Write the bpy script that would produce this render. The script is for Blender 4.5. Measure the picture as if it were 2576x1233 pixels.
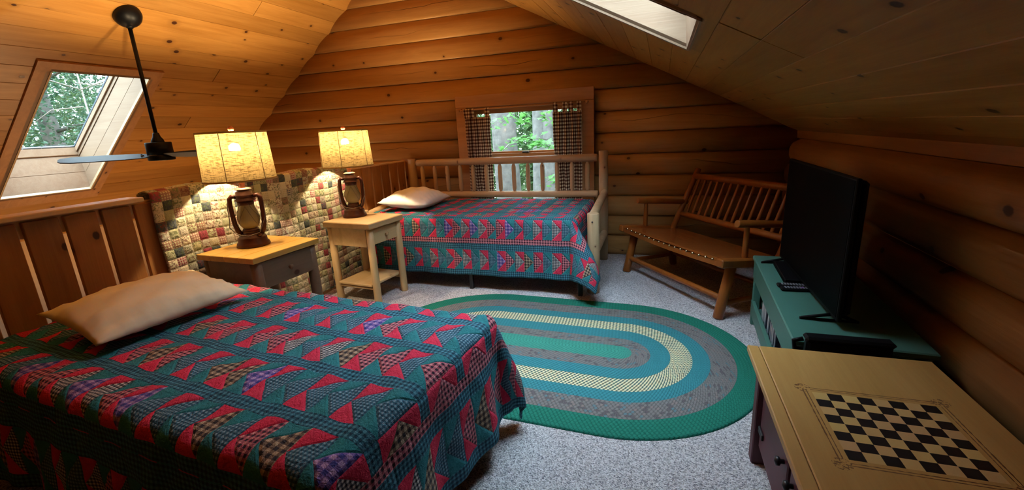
import bpy, bmesh, math, random
from mathutils import Vector, Matrix

S = bpy.context.scene
for o in list(bpy.data.objects):
    bpy.data.objects.remove(o)
COL = S.collection
PI = math.pi

# ------------------------------------------------------------------ camera, world, exposure
CAM_H = 1.3
RX = (0.94972906, 0.30917352, -0.0492589)      # camera right
DN = (0.03333774, -0.25631813, -0.9660174)     # camera down
FW = (-0.31129295, 0.91581262, -0.25373992)    # camera forward
cd = bpy.data.cameras.new('camera')
cd.sensor_fit = 'HORIZONTAL'
cd.sensor_width = 36.0
cd.lens = 1121.71 / 2576 * 36.0
cd.clip_start = 0.02
cam = bpy.data.objects.new('camera', cd)
COL.objects.link(cam)
cam.matrix_world = Matrix(((RX[0], -DN[0], -FW[0], 0), (RX[1], -DN[1], -FW[1], 0), (RX[2], -DN[2], -FW[2], CAM_H), (0, 0, 0, 1)))
S.camera = cam

w = bpy.data.worlds.new('overcast_sky')
S.world = w
w.use_nodes = True
bg = w.node_tree.nodes['Background']
bg.inputs[0].default_value = (0.70, 0.85, 1.0, 1)
SKY = 30.0                                     # overcast sky: zenith three times the horizon
_nt = w.node_tree
_tc = _nt.nodes.new('ShaderNodeTexCoord')
_sx = _nt.nodes.new('ShaderNodeSeparateXYZ')
_mr = _nt.nodes.new('ShaderNodeMapRange')
_mr.inputs['From Min'].default_value = 0.0
_mr.inputs['From Max'].default_value = 1.0
_mr.inputs['To Min'].default_value = SKY / 3
_mr.inputs['To Max'].default_value = SKY
_nt.links.new(_tc.outputs['Generated'], _sx.inputs[0])
_nt.links.new(_sx.outputs[2], _mr.inputs[0])
_nt.links.new(_mr.outputs[0], bg.inputs[1])

S.view_settings.view_transform = 'Standard'
S.view_settings.look = 'None'
S.view_settings.gamma = 1.0
S.view_settings.use_curve_mapping = False
S.view_settings.exposure = 0.24
LAMP_STRENGTH = 3000.0
LAMP_COLOR = (1.0, 0.75, 0.44)

cy = S.cycles
cy.use_denoising = True
cy.max_bounces = 10
cy.diffuse_bounces = 6
cy.glossy_bounces = 4
cy.transmission_bounces = 6
cy.transparent_max_bounces = 16
cy.caustics_reflective = False
cy.caustics_refractive = False
cy.sample_clamp_indirect = 6.0


# ------------------------------------------------------------------ node helpers
class V:
    """a socket (or number) with arithmetic"""
    def __init__(s, m, k):
        s.m, s.k = m, k

    def _o(s, op, *a):
        n = s.m.nt.nodes.new('ShaderNodeMath')
        n.operation = op
        for i, x in enumerate((s,) + a):
            x = x.k if isinstance(x, V) else x
            if isinstance(x, (int, float)):
                n.inputs[i].default_value = x
            else:
                s.m.nt.links.new(x, n.inputs[i])
        return V(s.m, n.outputs[0])
    def __add__(s, b): return s._o('ADD', b)
    def __sub__(s, b): return s._o('SUBTRACT', b)
    def __mul__(s, b): return s._o('MULTIPLY', b)
    def __truediv__(s, b): return s._o('DIVIDE', b)
    def __rsub__(s, b): return V(s.m, b)._o('SUBTRACT', s)
    __radd__ = __add__
    __rmul__ = __mul__
    def lt(s, b): return s._o('LESS_THAN', b)
    def gt(s, b): return s._o('GREATER_THAN', b)
    def frac(s): return s._o('FRACT')
    def floor(s): return s._o('FLOOR')
    def abs(s): return s._o('ABSOLUTE')
    def mod(s, b): return s._o('FLOORED_MODULO', b)
    def min(s, b): return s._o('MINIMUM', b)
    def max(s, b): return s._o('MAXIMUM', b)
    def pow(s, b): return s._o('POWER', b)
    def sqrt(s): return s._o('SQRT')
    def sin(s): return s._o('SINE')


class Mat:
    def __init__(s, name, rough=0.5, color=None, **kw):
        s.mat = bpy.data.materials.new(name)
        s.mat.use_nodes = True
        s.nt = s.mat.node_tree
        s.b = s.nt.nodes['Principled BSDF']
        s.out = s.nt.nodes['Material Output']
        s.b.inputs['Roughness'].default_value = rough
        if color:
            s.b.inputs['Base Color'].default_value = (*color, 1)
        for k, v in kw.items():
            s.b.inputs[k.replace('_', ' ')].default_value = v

    def node(s, t, **kw):
        n = s.nt.nodes.new(t)
        for k, v in kw.items():
            setattr(n, k, v)
        return n

    def link(s, a, b):
        s.nt.links.new(a.k if isinstance(a, V) else a, b)

    def coord(s, kind='Object'):
        return s.node('ShaderNodeTexCoord').outputs[kind]

    def sep(s, vec):
        n = s.node('ShaderNodeSeparateXYZ')
        s.link(vec, n.inputs[0])
        return [V(s, n.outputs[i]) for i in range(3)]

    def comb(s, *a):
        n = s.node('ShaderNodeCombineXYZ')
        for i, x in enumerate(a):
            if isinstance(x, (int, float)):
                n.inputs[i].default_value = x
            else:
                s.link(x, n.inputs[i])
        return n.outputs[0]

    def noise(s, vec, scale=5, detail=3, rough=0.5, dist=0.0):
        n = s.node('ShaderNodeTexNoise')
        s.link(vec, n.inputs['Vector'])
        n.inputs['Scale'].default_value = scale
        n.inputs['Detail'].default_value = detail
        n.inputs['Roughness'].default_value = rough
        n.inputs['Distortion'].default_value = dist
        return V(s, n.outputs[0])

    def white(s, *a):
        n = s.node('ShaderNodeTexWhiteNoise', noise_dimensions='3D')
        s.link(s.comb(*(list(a) + [0.0] * (3 - len(a)))), n.inputs['Vector'])
        return V(s, n.outputs['Value'])

    def rand(s):
        return V(s, s.node('ShaderNodeObjectInfo').outputs['Random'])

    def mix(s, f, a, b, blend='MIX'):
        n = s.node('ShaderNodeMix', data_type='RGBA', blend_type=blend)
        for sock, x in ((n.inputs[0], f), (n.inputs[6], a), (n.inputs[7], b)):
            if isinstance(x, (int, float)):
                sock.default_value = x
            elif isinstance(x, tuple):
                sock.default_value = (*x, 1)
            else:
                s.link(x, sock)
        return n.outputs[2]

    def ramp(s, f, stops, const=False):
        n = s.node('ShaderNodeValToRGB')
        cr = n.color_ramp
        cr.interpolation = 'CONSTANT' if const else 'LINEAR'
        while len(cr.elements) < len(stops):
            cr.elements.new(0.5)
        for e, (p, c) in zip(cr.elements, stops):
            e.position = p
            e.color = (*c, 1)
        s.link(f, n.inputs[0])
        return n.outputs[0]

    def col(s, c):
        s.link(c, s.b.inputs['Base Color'])
        return s

    def bump(s, h, strength=0.4, dist=0.01):
        n = s.node('ShaderNodeBump')
        n.inputs['Strength'].default_value = strength
        n.inputs['Distance'].default_value = dist
        s.link(h, n.inputs['Height'])
        s.link(n.outputs[0], s.b.inputs['Normal'])
        return s


def smooth(x, a, b):
    """linear step of V from a (0) to b (1), clamped"""
    n = x.m.node('ShaderNodeMapRange')
    n.inputs['From Min'].default_value = a
    n.inputs['From Max'].default_value = b
    x.m.link(x, n.inputs['Value'])
    return V(x.m, n.outputs[0])


PITCH_ = 0.2016


def wood(name, c1, c2, axis=0, across=1, rough=0.5, knots=0.5, knot_r=0.014, cell=(0.34, 0.11), vary=0.18, grain=1.0,
         knot_col=(0.06, 0.018, 0.006), spec=0.4, checks=False):
    m = Mat(name, rough)
    m.b.inputs['Specular IOR Level'].default_value = spec
    xyz = m.sep(m.coord())
    r = m.rand()
    l = xyz[axis] + r * 41.0
    a = xyz[across] + r * 17.0
    t = xyz[3 - axis - across] + r * 23.0
    vec = m.comb(l * 1.3, a * 16.0 * grain, t * 16.0 * grain)
    g = m.noise(vec, 1.0, 4, 0.55, 1.2)
    fine = m.noise(m.comb(l * 6.0, a * 160.0, t * 160.0), 1.0, 2)
    big = m.noise(m.comb(l * 0.9, a * 3.0, t * 3.0), 1.0, 2)
    f = g * 0.62 + fine * 0.2 + big * 0.35 - 0.08
    base = m.ramp(f, [(0.33, c1), (0.66, c2)])
    tone = (r * 7.31).frac() * vary * 2 + (1.0 - vary)
    base = m.mix(1.0, base, m.comb(tone, tone, tone), 'MULTIPLY')
    h = g * 0.5 + fine * 0.5
    if knots > 0:
        vo = m.node('ShaderNodeTexVoronoi', voronoi_dimensions='2D', feature='F1')
        vo.inputs['Scale'].default_value = 1.0
        vo.inputs['Randomness'].default_value = 0.9
        lx, ax = l / cell[0], a / cell[1]
        m.link(m.comb(lx, ax, 0.0), vo.inputs['Vector'])
        p = m.sep(vo.outputs['Position'])
        cr = m.sep(vo.outputs['Color'])
        dx = (lx - p[0]) * cell[0]
        dy = (ax - p[1]) * cell[1]
        d = (dx * dx * 0.55 + dy * dy).sqrt() + (fine - 0.5) * 0.006
        rad = (cr[1] * 0.75 + 0.45) * knot_r
        on = cr[0].lt(knots)
        k = smooth(d / rad, 1.05, 0.75) * on
        halo = smooth(d / rad, 2.8, 0.9) * on * 0.45
        base = m.mix(halo, base, m.mix(0.5, c1, knot_col))
        base = m.mix(k, base, knot_col)
        h = h - k * 0.6
    if checks:
        zz = xyz[across] / PITCH_
        wob = m.noise(m.comb(xyz[axis] * 1.1, r * 50.0, 0.0), 1.0, 3)
        dz = (zz.frac() - 0.5 - (wob - 0.5) * 1.1).abs()
        on = smooth(m.noise(m.comb(xyz[axis] * 0.9, r * 90.0, 7.0), 1.0, 1), 0.54, 0.62)
        ck = smooth(dz, 0.016, 0.006) * on
        base = m.mix(ck * 0.85, base, (0.03, 0.010, 0.004))
        h = h - ck * 1.5
    m.col(base)
    m.bump(h, 0.25, 0.004)
    return m.mat


def flat(name, c, rough=0.5, noise=0.12, scale=30, metallic=0.0, bump=0.0, spec=0.5):
    m = Mat(name, rough)
    m.b.inputs['Metallic'].default_value = metallic
    m.b.inputs['Specular IOR Level'].default_value = spec
    n = m.noise(m.coord(), scale, 3)
    m.col(m.mix(n, tuple(x * (1 - noise) for x in c), tuple(min(1, x * (1 + noise)) for x in c)))
    if bump:
        m.bump(n, bump, 0.004)
    return m.mat


# ------------------------------------------------------------------ materials
M = {}
M['plank'] = wood('pine_ceiling_boards', (0.355, 0.152, 0.026), (0.50, 0.245, 0.058), knots=0.42, knot_r=0.015, cell=(0.36, 0.14), rough=0.42)
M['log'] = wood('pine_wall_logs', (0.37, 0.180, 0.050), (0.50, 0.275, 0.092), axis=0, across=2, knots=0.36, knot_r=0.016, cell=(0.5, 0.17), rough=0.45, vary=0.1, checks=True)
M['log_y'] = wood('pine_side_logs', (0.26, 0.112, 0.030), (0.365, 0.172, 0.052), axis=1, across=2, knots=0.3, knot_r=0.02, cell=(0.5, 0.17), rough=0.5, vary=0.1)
M['trim'] = wood('pine_casing', (0.38, 0.18, 0.07), (0.50, 0.26, 0.11), knots=0.3, knot_r=0.010, cell=(0.4, 0.1), rough=0.5, vary=0.06)
M['well'] = wood('pale_pine_lining', (0.30, 0.19, 0.118), (0.37, 0.255, 0.165), knots=0.0, knot_r=0.011, cell=(0.4, 0.12), rough=0.45, vary=0.06, knot_col=(0.25, 0.12, 0.06))
M['rail'] = wood('pine_railing_boards', (0.28, 0.115, 0.030), (0.40, 0.185, 0.055), axis=2, across=1, knots=0.35, knot_r=0.014, cell=(0.3, 0.12), rough=0.5, vary=0.14)
M['cap'] = wood('pine_railing_cap', (0.60, 0.43, 0.25), (0.72, 0.55, 0.34), axis=1, across=0, knots=0.2, rough=0.5)
M['peeled'] = wood('peeled_log_wood', (0.44, 0.29, 0.155), (0.57, 0.41, 0.24), axis=0, across=1, knots=0.25, knot_r=0.007, cell=(0.22, 0.09), rough=0.5, vary=0.08, knot_col=(0.16, 0.08, 0.04))
M['peeled_z'] = wood('peeled_post_wood', (0.44, 0.29, 0.155), (0.57, 0.41, 0.24), axis=2, across=0, knots=0.25, knot_r=0.007, cell=(0.22, 0.09), rough=0.5, vary=0.08, knot_col=(0.16, 0.08, 0.04))
M['ns'] = wood('pale_stand_pine', (0.54, 0.36, 0.17), (0.66, 0.47, 0.25), axis=1, across=0, knots=0.2, knot_r=0.008, cell=(0.3, 0.1), rough=0.45, vary=0.05)
M['ns_z'] = wood('pale_stand_legs', (0.54, 0.36, 0.17), (0.66, 0.47, 0.25), axis=2, across=0, knots=0.1, knot_r=0.006, rough=0.45, vary=0.05)
M['tb'] = wood('amber_table_top', (0.55, 0.30, 0.06), (0.68, 0.42, 0.11), axis=1, across=0, knots=0.1, rough=0.3, vary=0.05)
M['tb_d'] = wood('brown_table_wood', (0.15, 0.085, 0.05), (0.21, 0.125, 0.075), axis=1, across=2, knots=0.15, rough=0.5, vary=0.05)
M['bench'] = wood('stained_bench_logs', (0.22, 0.060, 0.009), (0.32, 0.098, 0.016), axis=2, across=0, knots=0.2, knot_r=0.006, cell=(0.2, 0.08), rough=0.32, vary=0.08)
M['bench_seat'] = wood('stained_bench_seat', (0.21, 0.054, 0.009), (0.29, 0.084, 0.016), axis=0, across=1, knots=0.0, rough=0.22, vary=0.04, grain=0.6)
M['game'] = None
M['black'] = flat('black_metal', (0.012, 0.012, 0.014), 0.4)
M['fan'] = flat('dark_bronze_fan', (0.004, 0.004, 0.005), 0.42, spec=0.2)
M['blade'] = flat('fan_blade_black', (0.020, 0.022, 0.030), 0.55)
M['plastic'] = flat('black_plastic', (0.004, 0.004, 0.005), 0.5, spec=0.12)
M['screen'] = flat('dark_glass_screen', (0.0015, 0.0015, 0.002), 0.5, spec=0.04)
M['button'] = flat('grey_buttons', (0.25, 0.26, 0.30), 0.5)
M['purple'] = flat('violet_button', (0.30, 0.12, 0.55), 0.5)
M['green'] = flat('green_paint', (0.065, 0.18, 0.145), 0.38, 0.10, 8)
M['maroon'] = flat('maroon_paint', (0.085, 0.014, 0.022), 0.5, 0.2, 12)
M['rust'] = flat('rusty_brown_enamel', (0.085, 0.022, 0.012), 0.38, 0.45, 40, 0.2, 0.1)
M['cork'] = flat('copper_neck', (0.36, 0.10, 0.04), 0.4, 0.2, 40)
M['brass'] = flat('pale_cap_metal', (0.70, 0.55, 0.42), 0.35, 0.1, 40, 0.4)
M['globe'] = flat('frosted_amber_glass', (0.30, 0.265, 0.165), 0.25, 0.15, 14)
M['wire'] = flat('lantern_wire', (0.10, 0.07, 0.05), 0.4, metallic=0.6)
M['trimband'] = flat('shade_edge_tape', (0.42, 0.31, 0.14), 0.8, 0.1, 60)
M['cream_cloth'] = flat('cream_pillow_cotton', (0.84, 0.75, 0.53), 0.85, 0.05, 9, bump=0.1)
M['white_cloth'] = flat('white_pillow_cotton', (0.88, 0.88, 0.86), 0.85, 0.03, 9, bump=0.1)
M['ticking'] = flat('mattress_ticking', (0.45, 0.44, 0.42), 0.9)
M['stud'] = flat('brass_studs', (0.72, 0.55, 0.32), 0.25, metallic=0.9)
M['gasket'] = flat('grey_gasket', (0.10, 0.12, 0.15), 0.5)
M['bark'] = flat('grey_bark', (0.15, 0.14, 0.125), 0.9, 0.8, 9, bump=0.8)
M['twig'] = flat('pale_twig_bark', (0.20, 0.175, 0.145), 0.8, 0.3, 20)
M['ground'] = flat('forest_ground', (0.08, 0.075, 0.04), 0.95, 0.5, 3)
M['lowfloor'] = flat('lower_floor_boards', (0.55, 0.40, 0.24), 0.5, 0.15, 6)
M['wallplain'] = flat('plain_pine_wall', (0.25, 0.12, 0.045), 0.6, 0.15, 5)
M['palewall'] = flat('pale_lower_wall', (0.62, 0.46, 0.30), 0.7, 0.08, 3)
M['palebark'] = flat('bleached_bark', (0.30, 0.27, 0.23), 0.8, 0.3, 20)
M['paper'] = flat('white_case_spine', (0.55, 0.56, 0.58), 0.4, 0.1, 60)
M['darkcase'] = flat('dark_case_spine', (0.03, 0.035, 0.06), 0.4)
M['redbook'] = flat('dark_red_cover', (0.07, 0.012, 0.016), 0.6)
M['drawer_dark'] = M['tb_d']


def leafmat(name, c1, c2, t=0.35):
    m = Mat(name, 0.5)
    r = m.noise(m.coord(), 3.0, 3)
    c = m.mix((r * 1.6 - 0.3)._o('ADD', m.rand() * 0.0), c1, c2)
    m.col(c)
    tr = m.node('ShaderNodeBsdfTranslucent')
    m.link(c, tr.inputs[0])
    mx = m.node('ShaderNodeMixShader')
    mx.inputs[0].default_value = t
    m.link(m.b.outputs[0], mx.inputs[1])
    m.link(tr.outputs[0], mx.inputs[2])
    m.link(mx.outputs[0], m.out.inputs[0])
    return m.mat


M['maple'] = leafmat('maple_leaf', (0.07, 0.22, 0.045), (0.16, 0.36, 0.09), 0.5)
M['leaf'] = leafmat('tree_leaf', (0.040, 0.095, 0.035), (0.145, 0.225, 0.080), 0.4)
M['needle'] = leafmat('dark_needles', (0.028, 0.080, 0.042), (0.075, 0.16, 0.080), 0.3)


def glass():
    m = Mat('window_glass', 0.05)
    m.nt.nodes.remove(m.b)
    tr = m.node('ShaderNodeBsdfTransparent')
    tr.inputs[0].default_value = (0.93, 0.97, 0.97, 1)
    gl = m.node('ShaderNodeBsdfGlossy')
    gl.inputs['Roughness'].default_value = 0.02
    fr = m.node('ShaderNodeFresnel')
    fr.inputs[0].default_value = 1.45
    mx = m.node('ShaderNodeMixShader')
    bf = V(m, m.node('ShaderNodeNewGeometry').outputs['Backfacing'])
    m.link(V(m, fr.outputs[0]) * (1.0 - bf), mx.inputs[0])
    m.link(tr.outputs[0], mx.inputs[1])
    m.link(gl.outputs[0], mx.inputs[2])
    m.link(mx.outputs[0], m.out.inputs[0])
    return m.mat


M['glass'] = glass()


def emis(name, c, s):
    m = Mat(name)
    m.nt.nodes.remove(m.b)
    e = m.node('ShaderNodeEmission')
    e.inputs[0].default_value = (*c, 1)
    e.inputs[1].default_value = s
    m.link(e.outputs[0], m.out.inputs[0])
    return m.mat


M['bulb'] = emis('glowing_bulb', LAMP_COLOR, LAMP_STRENGTH)
M['bulb_low'] = emis('added_uplighter_bulb', (1.0, 0.58, 0.27), LAMP_STRENGTH * 0.34)


def shade_mat():
    m = Mat('linen_shade', 0.9)
    u, v, _ = m.sep(m.coord('UV'))
    th = m.noise(m.comb(u * 26.0, v * 190.0, 0.0), 1.0, 3, 0.6)
    tv = m.noise(m.comb(u * 170.0, v * 22.0, 3.0), 1.0, 3, 0.6)
    weave = smooth(th, 0.62, 0.50) * (smooth(tv, 0.66, 0.52) * 0.6 + 0.4)
    c = m.mix(weave, (0.022, 0.0130, 0.0042), (0.076, 0.0510, 0.0195))
    m.col(c)
    tr = m.node('ShaderNodeBsdfTranslucent')
    m.link(c, tr.inputs[0])
    mx = m.node('ShaderNodeMixShader')
    mx.inputs[0].default_value = 0.55
    m.link(m.b.outputs[0], mx.inputs[1])
    m.link(tr.outputs[0], mx.inputs[2])
    tp = m.node('ShaderNodeBsdfTransparent')
    m2 = m.node('ShaderNodeMixShader')
    m.link(weave * 0.0045 + 0.0008, m2.inputs[0])
    m.link(mx.outputs[0], m2.inputs[1])
    m.link(tp.outputs[0], m2.inputs[2])
    m.link(m2.outputs[0], m.out.inputs[0])
    return m.mat


M['shade'] = shade_mat()


def carpet():
    m = Mat('speckled_berber_carpet', 0.95)
    m.b.inputs['Specular IOR Level'].default_value = 0.1
    c = m.coord()
    n1 = m.noise(c, 130, 2)
    n2 = m.noise(c, 60, 3)
    vo = m.node('ShaderNodeTexVoronoi')
    vo.inputs['Scale'].default_value = 210
    m.link(c, vo.inputs['Vector'])
    cr = m.sep(vo.outputs['Color'])
    f = cr[0] * 0.55 + n1 * 0.3 + n2 * 0.2
    m.col(m.ramp(f, [(0.22, (0.15, 0.15, 0.18)), (0.42, (0.40, 0.39, 0.40)), (0.60, (0.57, 0.555, 0.57)), (0.85, (0.75, 0.73, 0.75))]))
    m.bump(V(m, vo.outputs['Distance']) * 0.6 + n1 * 0.6, 0.9, 0.008)
    return m.mat


M['carpet'] = carpet()


def gingham(m, u, v, size, dark, mid, light):
    a = (u / size).frac().gt(0.5)
    b = (v / size).frac().gt(0.5)
    return m.ramp((a + b) * 0.5, [(0.0, light), (0.34, mid), (0.76, dark)], True)


def curtain_mat():
    m = Mat('gingham_curtain', 0.9)
    u, v, _ = m.sep(m.coord('UV'))
    c = gingham(m, u, v, 0.034, (0.065, 0.020, 0.013), (0.30, 0.16, 0.11), (0.86, 0.77, 0.62))
    m.col(c)
    tr = m.node('ShaderNodeBsdfTranslucent')
    m.link(c, tr.inputs[0])
    mx = m.node('ShaderNodeMixShader')
    mx.inputs[0].default_value = 0.45
    m.link(m.b.outputs[0], mx.inputs[1])
    m.link(tr.outputs[0], mx.inputs[2])
    m.link(mx.outputs[0], m.out.inputs[0])
    return m.mat


M['curtain'] = curtain_mat()

RED, TEAL, BLUE, NAVY = (0.78, 0.030, 0.085), (0.024, 0.235, 0.26), (0.055, 0.17, 0.29), (0.012, 0.018, 0.045)


def geese_mat(name, u_end, v_half, b, per, half, band, pink_sides, off, sgn=1.0):
    """flying-geese quilt. b = border widths from the hem inwards (hem, outer row, blue strip, pink strip)"""
    m = Mat(name, 0.9)
    m.b.inputs['Specular IOR Level'].default_value = 0.15
    u, v, _ = m.sep(m.coord('UV'))
    p = u_end - u
    av = v_half - v.abs()
    dmin = p.min(av)
    side = av.lt(p)                      # 1: nearest hem is a long side
    e0, e1, e2, e3 = b[0], b[0] + b[1], b[0] + b[1] + b[2], b[0] + b[1] + b[2] + b[3]
    inner = dmin.gt(e3)
    outer = dmin.gt(e0) * dmin.lt(e1)
    inn_al = inner.max(side)
    along = (u * inn_al + v * (1.0 - inn_al)) * sgn + 40.0 * half
    w_in = (v + (v_half - e3) + off)
    row_in = (w_in / per).floor()
    t_in = (w_in / per).frac() * per / band
    t_out = (dmin - e0) / b[1]
    t = t_in * inner + t_out * (1.0 - inner)
    row = row_in * inner + (side * 3.0 + 20.0) * (1.0 - inner)
    bb = (t * 2.0 - 1.0).abs()
    a = (along / half).frac()
    idn = (along / half).floor()
    goose = a.lt(1.0 - bb)
    par = (idn * 0.5).frac().gt(0.25)
    h = m.white(idn, row, 1.5) * (1.0 - par * 0.35) + par * 0.35
    sc = 0.0125
    g_bw = gingham(m, u, v, sc, (0.015, 0.018, 0.03), (0.22, 0.22, 0.24), (0.70, 0.66, 0.60))
    g_pk = gingham(m, u, v, sc * 1.5, (0.03, 0.012, 0.03), (0.42, 0.10, 0.14), (0.72, 0.30, 0.30))
    g_bl = gingham(m, u, v, sc, (0.018, 0.065, 0.11), (0.05, 0.17, 0.24), (0.24, 0.38, 0.47))
    g_tn = gingham(m, u, v, sc * 1.9, (0.03, 0.025, 0.03), (0.22, 0.15, 0.10), (0.55, 0.42, 0.28))
    g_pu = gingham(m, u, v, sc * 2.2, (0.06, 0.06, 0.30), (0.22, 0.14, 0.42), (0.50, 0.34, 0.60))
    fab = m.mix(h.gt(0.28), g_bw, g_pk)
    fab = m.mix(h.gt(0.50), fab, g_bl)
    fab = m.mix(h.gt(0.86), fab, g_tn)
    fab = m.mix(h.gt(0.93), fab, g_pu)
    # odd units: fabric leans pink / blue
    backc = m.mix(par, RED, TEAL)
    geese = m.mix(goose, backc, fab)
    strip = gingham(m, u, v, 0.017, (0.010, 0.050, 0.085), (0.030, 0.15, 0.21), (0.09, 0.29, 0.38))
    strip = m.mix((v * 64.0).frac().gt(0.82), strip, NAVY) if pink_sides is None else strip
    pink = gingham(m, u, v, 0.021, (0.025, 0.012, 0.025), (0.45, 0.12, 0.16), (0.74, 0.30, 0.31))
    inner_c = m.mix(t_in.gt(1.0), geese, strip)
    zone = m.mix(dmin.gt(e0), strip, geese)
    zone = m.mix(dmin.gt(e1), zone, strip)
    zone = m.mix(dmin.gt(e2), zone, pink if pink_sides else m.mix(side, pink, strip))
    c = m.mix(inner, zone, inner_c)
    fade = m.noise(m.comb(u, v, 0.0), 7.0, 3)
    c = m.mix(fade * 0.25, c, (0.10, 0.12, 0.15))
    m.col(c)
    # stitched relief: seams between patches and puckered cloth
    seam = ((a - (1.0 - bb)).abs()).min(a).min(1.0 - a)
    puck = m.noise(m.comb(u, v, 0.0), 55.0, 3, 0.6, 1.5)
    fine = m.noise(m.comb(u, v, 0.0), 240.0, 2)
    lines = ((u + v) * 26.0).frac() - 0.5
    h2 = smooth(seam, 0.0, 0.12) * 0.5 + puck * 0.9 + fine * 0.2 + smooth(lines.abs(), 0.0, 0.12) * 0.08
    m.bump(h2, 0.85, 0.014)
    return m.mat


def patchwork_mat():
    m = Mat('patchwork_throw', 0.9)
    m.b.inputs['Specular IOR Level'].default_value = 0.15
    u, v, _ = m.sep(m.coord('UV'))
    s = 0.055
    cu, cv = (u / s).floor(), (v / s).floor()
    fu, fv = (u / s).frac(), (v / s).frac()
    h = m.white(cu, cv, 0.5)
    h2 = m.white(cu, cv, 7.5)
    base = m.ramp(h, [(0.0, (0.62, 0.58, 0.42)), (0.18, (0.40, 0.41, 0.26)), (0.32, (0.58, 0.52, 0.40)), (0.46, (0.27, 0.18, 0.13)),
                      (0.56, (0.42, 0.40, 0.24)), (0.70, (0.060, 0.070, 0.085)), (0.79, (0.40, 0.39, 0.32)), (0.91, (0.30, 0.06, 0.08))], True)
    fl = m.noise(m.comb(u, v, h), 75.0, 2, 0.5, 1.0)
    floral = smooth(fl, 0.50, 0.58) * h2.gt(0.35) * 0.8
    base = m.mix(floral, base, m.ramp(h2, [(0.0, (0.10, 0.14, 0.07)), (0.5, (0.16, 0.05, 0.05)), (0.75, (0.11, 0.13, 0.06))], True))
    pl = ((u * 70.0).frac().gt(0.55)).max((v * 70.0).frac().gt(0.6)) * h2.lt(0.30) * h.gt(0.25) * 0.7
    base = m.mix(pl, base, m.ramp(h, [(0.0, (0.24, 0.05, 0.06)), (0.45, (0.55, 0.50, 0.40))], True))
    ed = fu.min(1.0 - fu).min(fv.min(1.0 - fv))
    base = m.mix(smooth(ed, 0.05, 0.0) * 0.35, base, (0.30, 0.27, 0.19))
    m.col(base)
    puck = m.noise(m.comb(u, v, 0.0), 60.0, 3, 0.6, 1.0)
    m.bump(smooth(ed, 0.0, 0.22) * 0.7 + puck * 1.0, 0.55, 0.009)
    return m.mat


M['patchwork'] = patchwork_mat()


def rug_mat():
    m = Mat('braided_wool_rug', 0.95)
    m.b.inputs['Specular IOR Level'].default_value = 0.1
    u, v, _ = m.sep(m.coord('UV'))     # u along the coil (m), v radius (m)
    g1, g2 = (0.055, 0.30, 0.235), (0.020, 0.19, 0.135)
    br, bl = (0.19, 0.182, 0.18), (0.045, 0.235, 0.27)
    cm = (0.70, 0.66, 0.42)
    r = v / 0.75
    base = m.ramp(r, [(0.0, g1), (0.10, br), (0.235, bl), (0.38, cm), (0.535, bl), (0.655, br), (0.825, g2)], True)
    row = (v / 0.0163).floor()
    rv = (v / 0.0163).frac()
    uu = u / 0.021 + (row * 0.5).frac()
    # chevrons of a three-strand braid
    ch = (uu + (rv - 0.5).abs() * 1.0).frac()
    strand = smooth((ch - 0.5).abs(), 0.42, 0.28)
    hh = m.white(uu.floor(), row, 2.0)
    creamz = r.gt(0.38) * r.lt(0.535)
    alt = m.ramp(hh, [(0.0, (0.045, 0.13, 0.15)), (0.45, (0.06, 0.17, 0.14)), (0.7, (0.18, 0.16, 0.11))], True)
    c = m.mix(creamz * (1.0 - smooth((ch - 0.5).abs(), 0.32, 0.20)), base, alt)
    speck = hh.gt(0.70) * (r.gt(0.10) * r.lt(0.235)).max(r.gt(0.655) * r.lt(0.825)) * strand
    c = m.mix(speck * 0.65, c, m.ramp(m.white(uu.floor(), row, 5.0), [(0.0, (0.07, 0.06, 0.07)), (0.4, (0.24, 0.19, 0.18)), (0.7, (0.07, 0.20, 0.24))], True))
    c = m.mix((1.0 - strand) * 0.32, c, m.mix(0.75, base, (0.01, 0.02, 0.02)))
    m.col(c)
    m.bump(strand * 0.7 + smooth((rv - 0.5).abs(), 0.5, 0.2) * 0.6, 0.8, 0.006)
    return m.mat


M['rug'] = rug_mat()

BX0, BX1, BY0, BY1 = -0.1535, 0.1535, -0.150, 0.150      # checkerboard, in the table top's own frame


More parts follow.
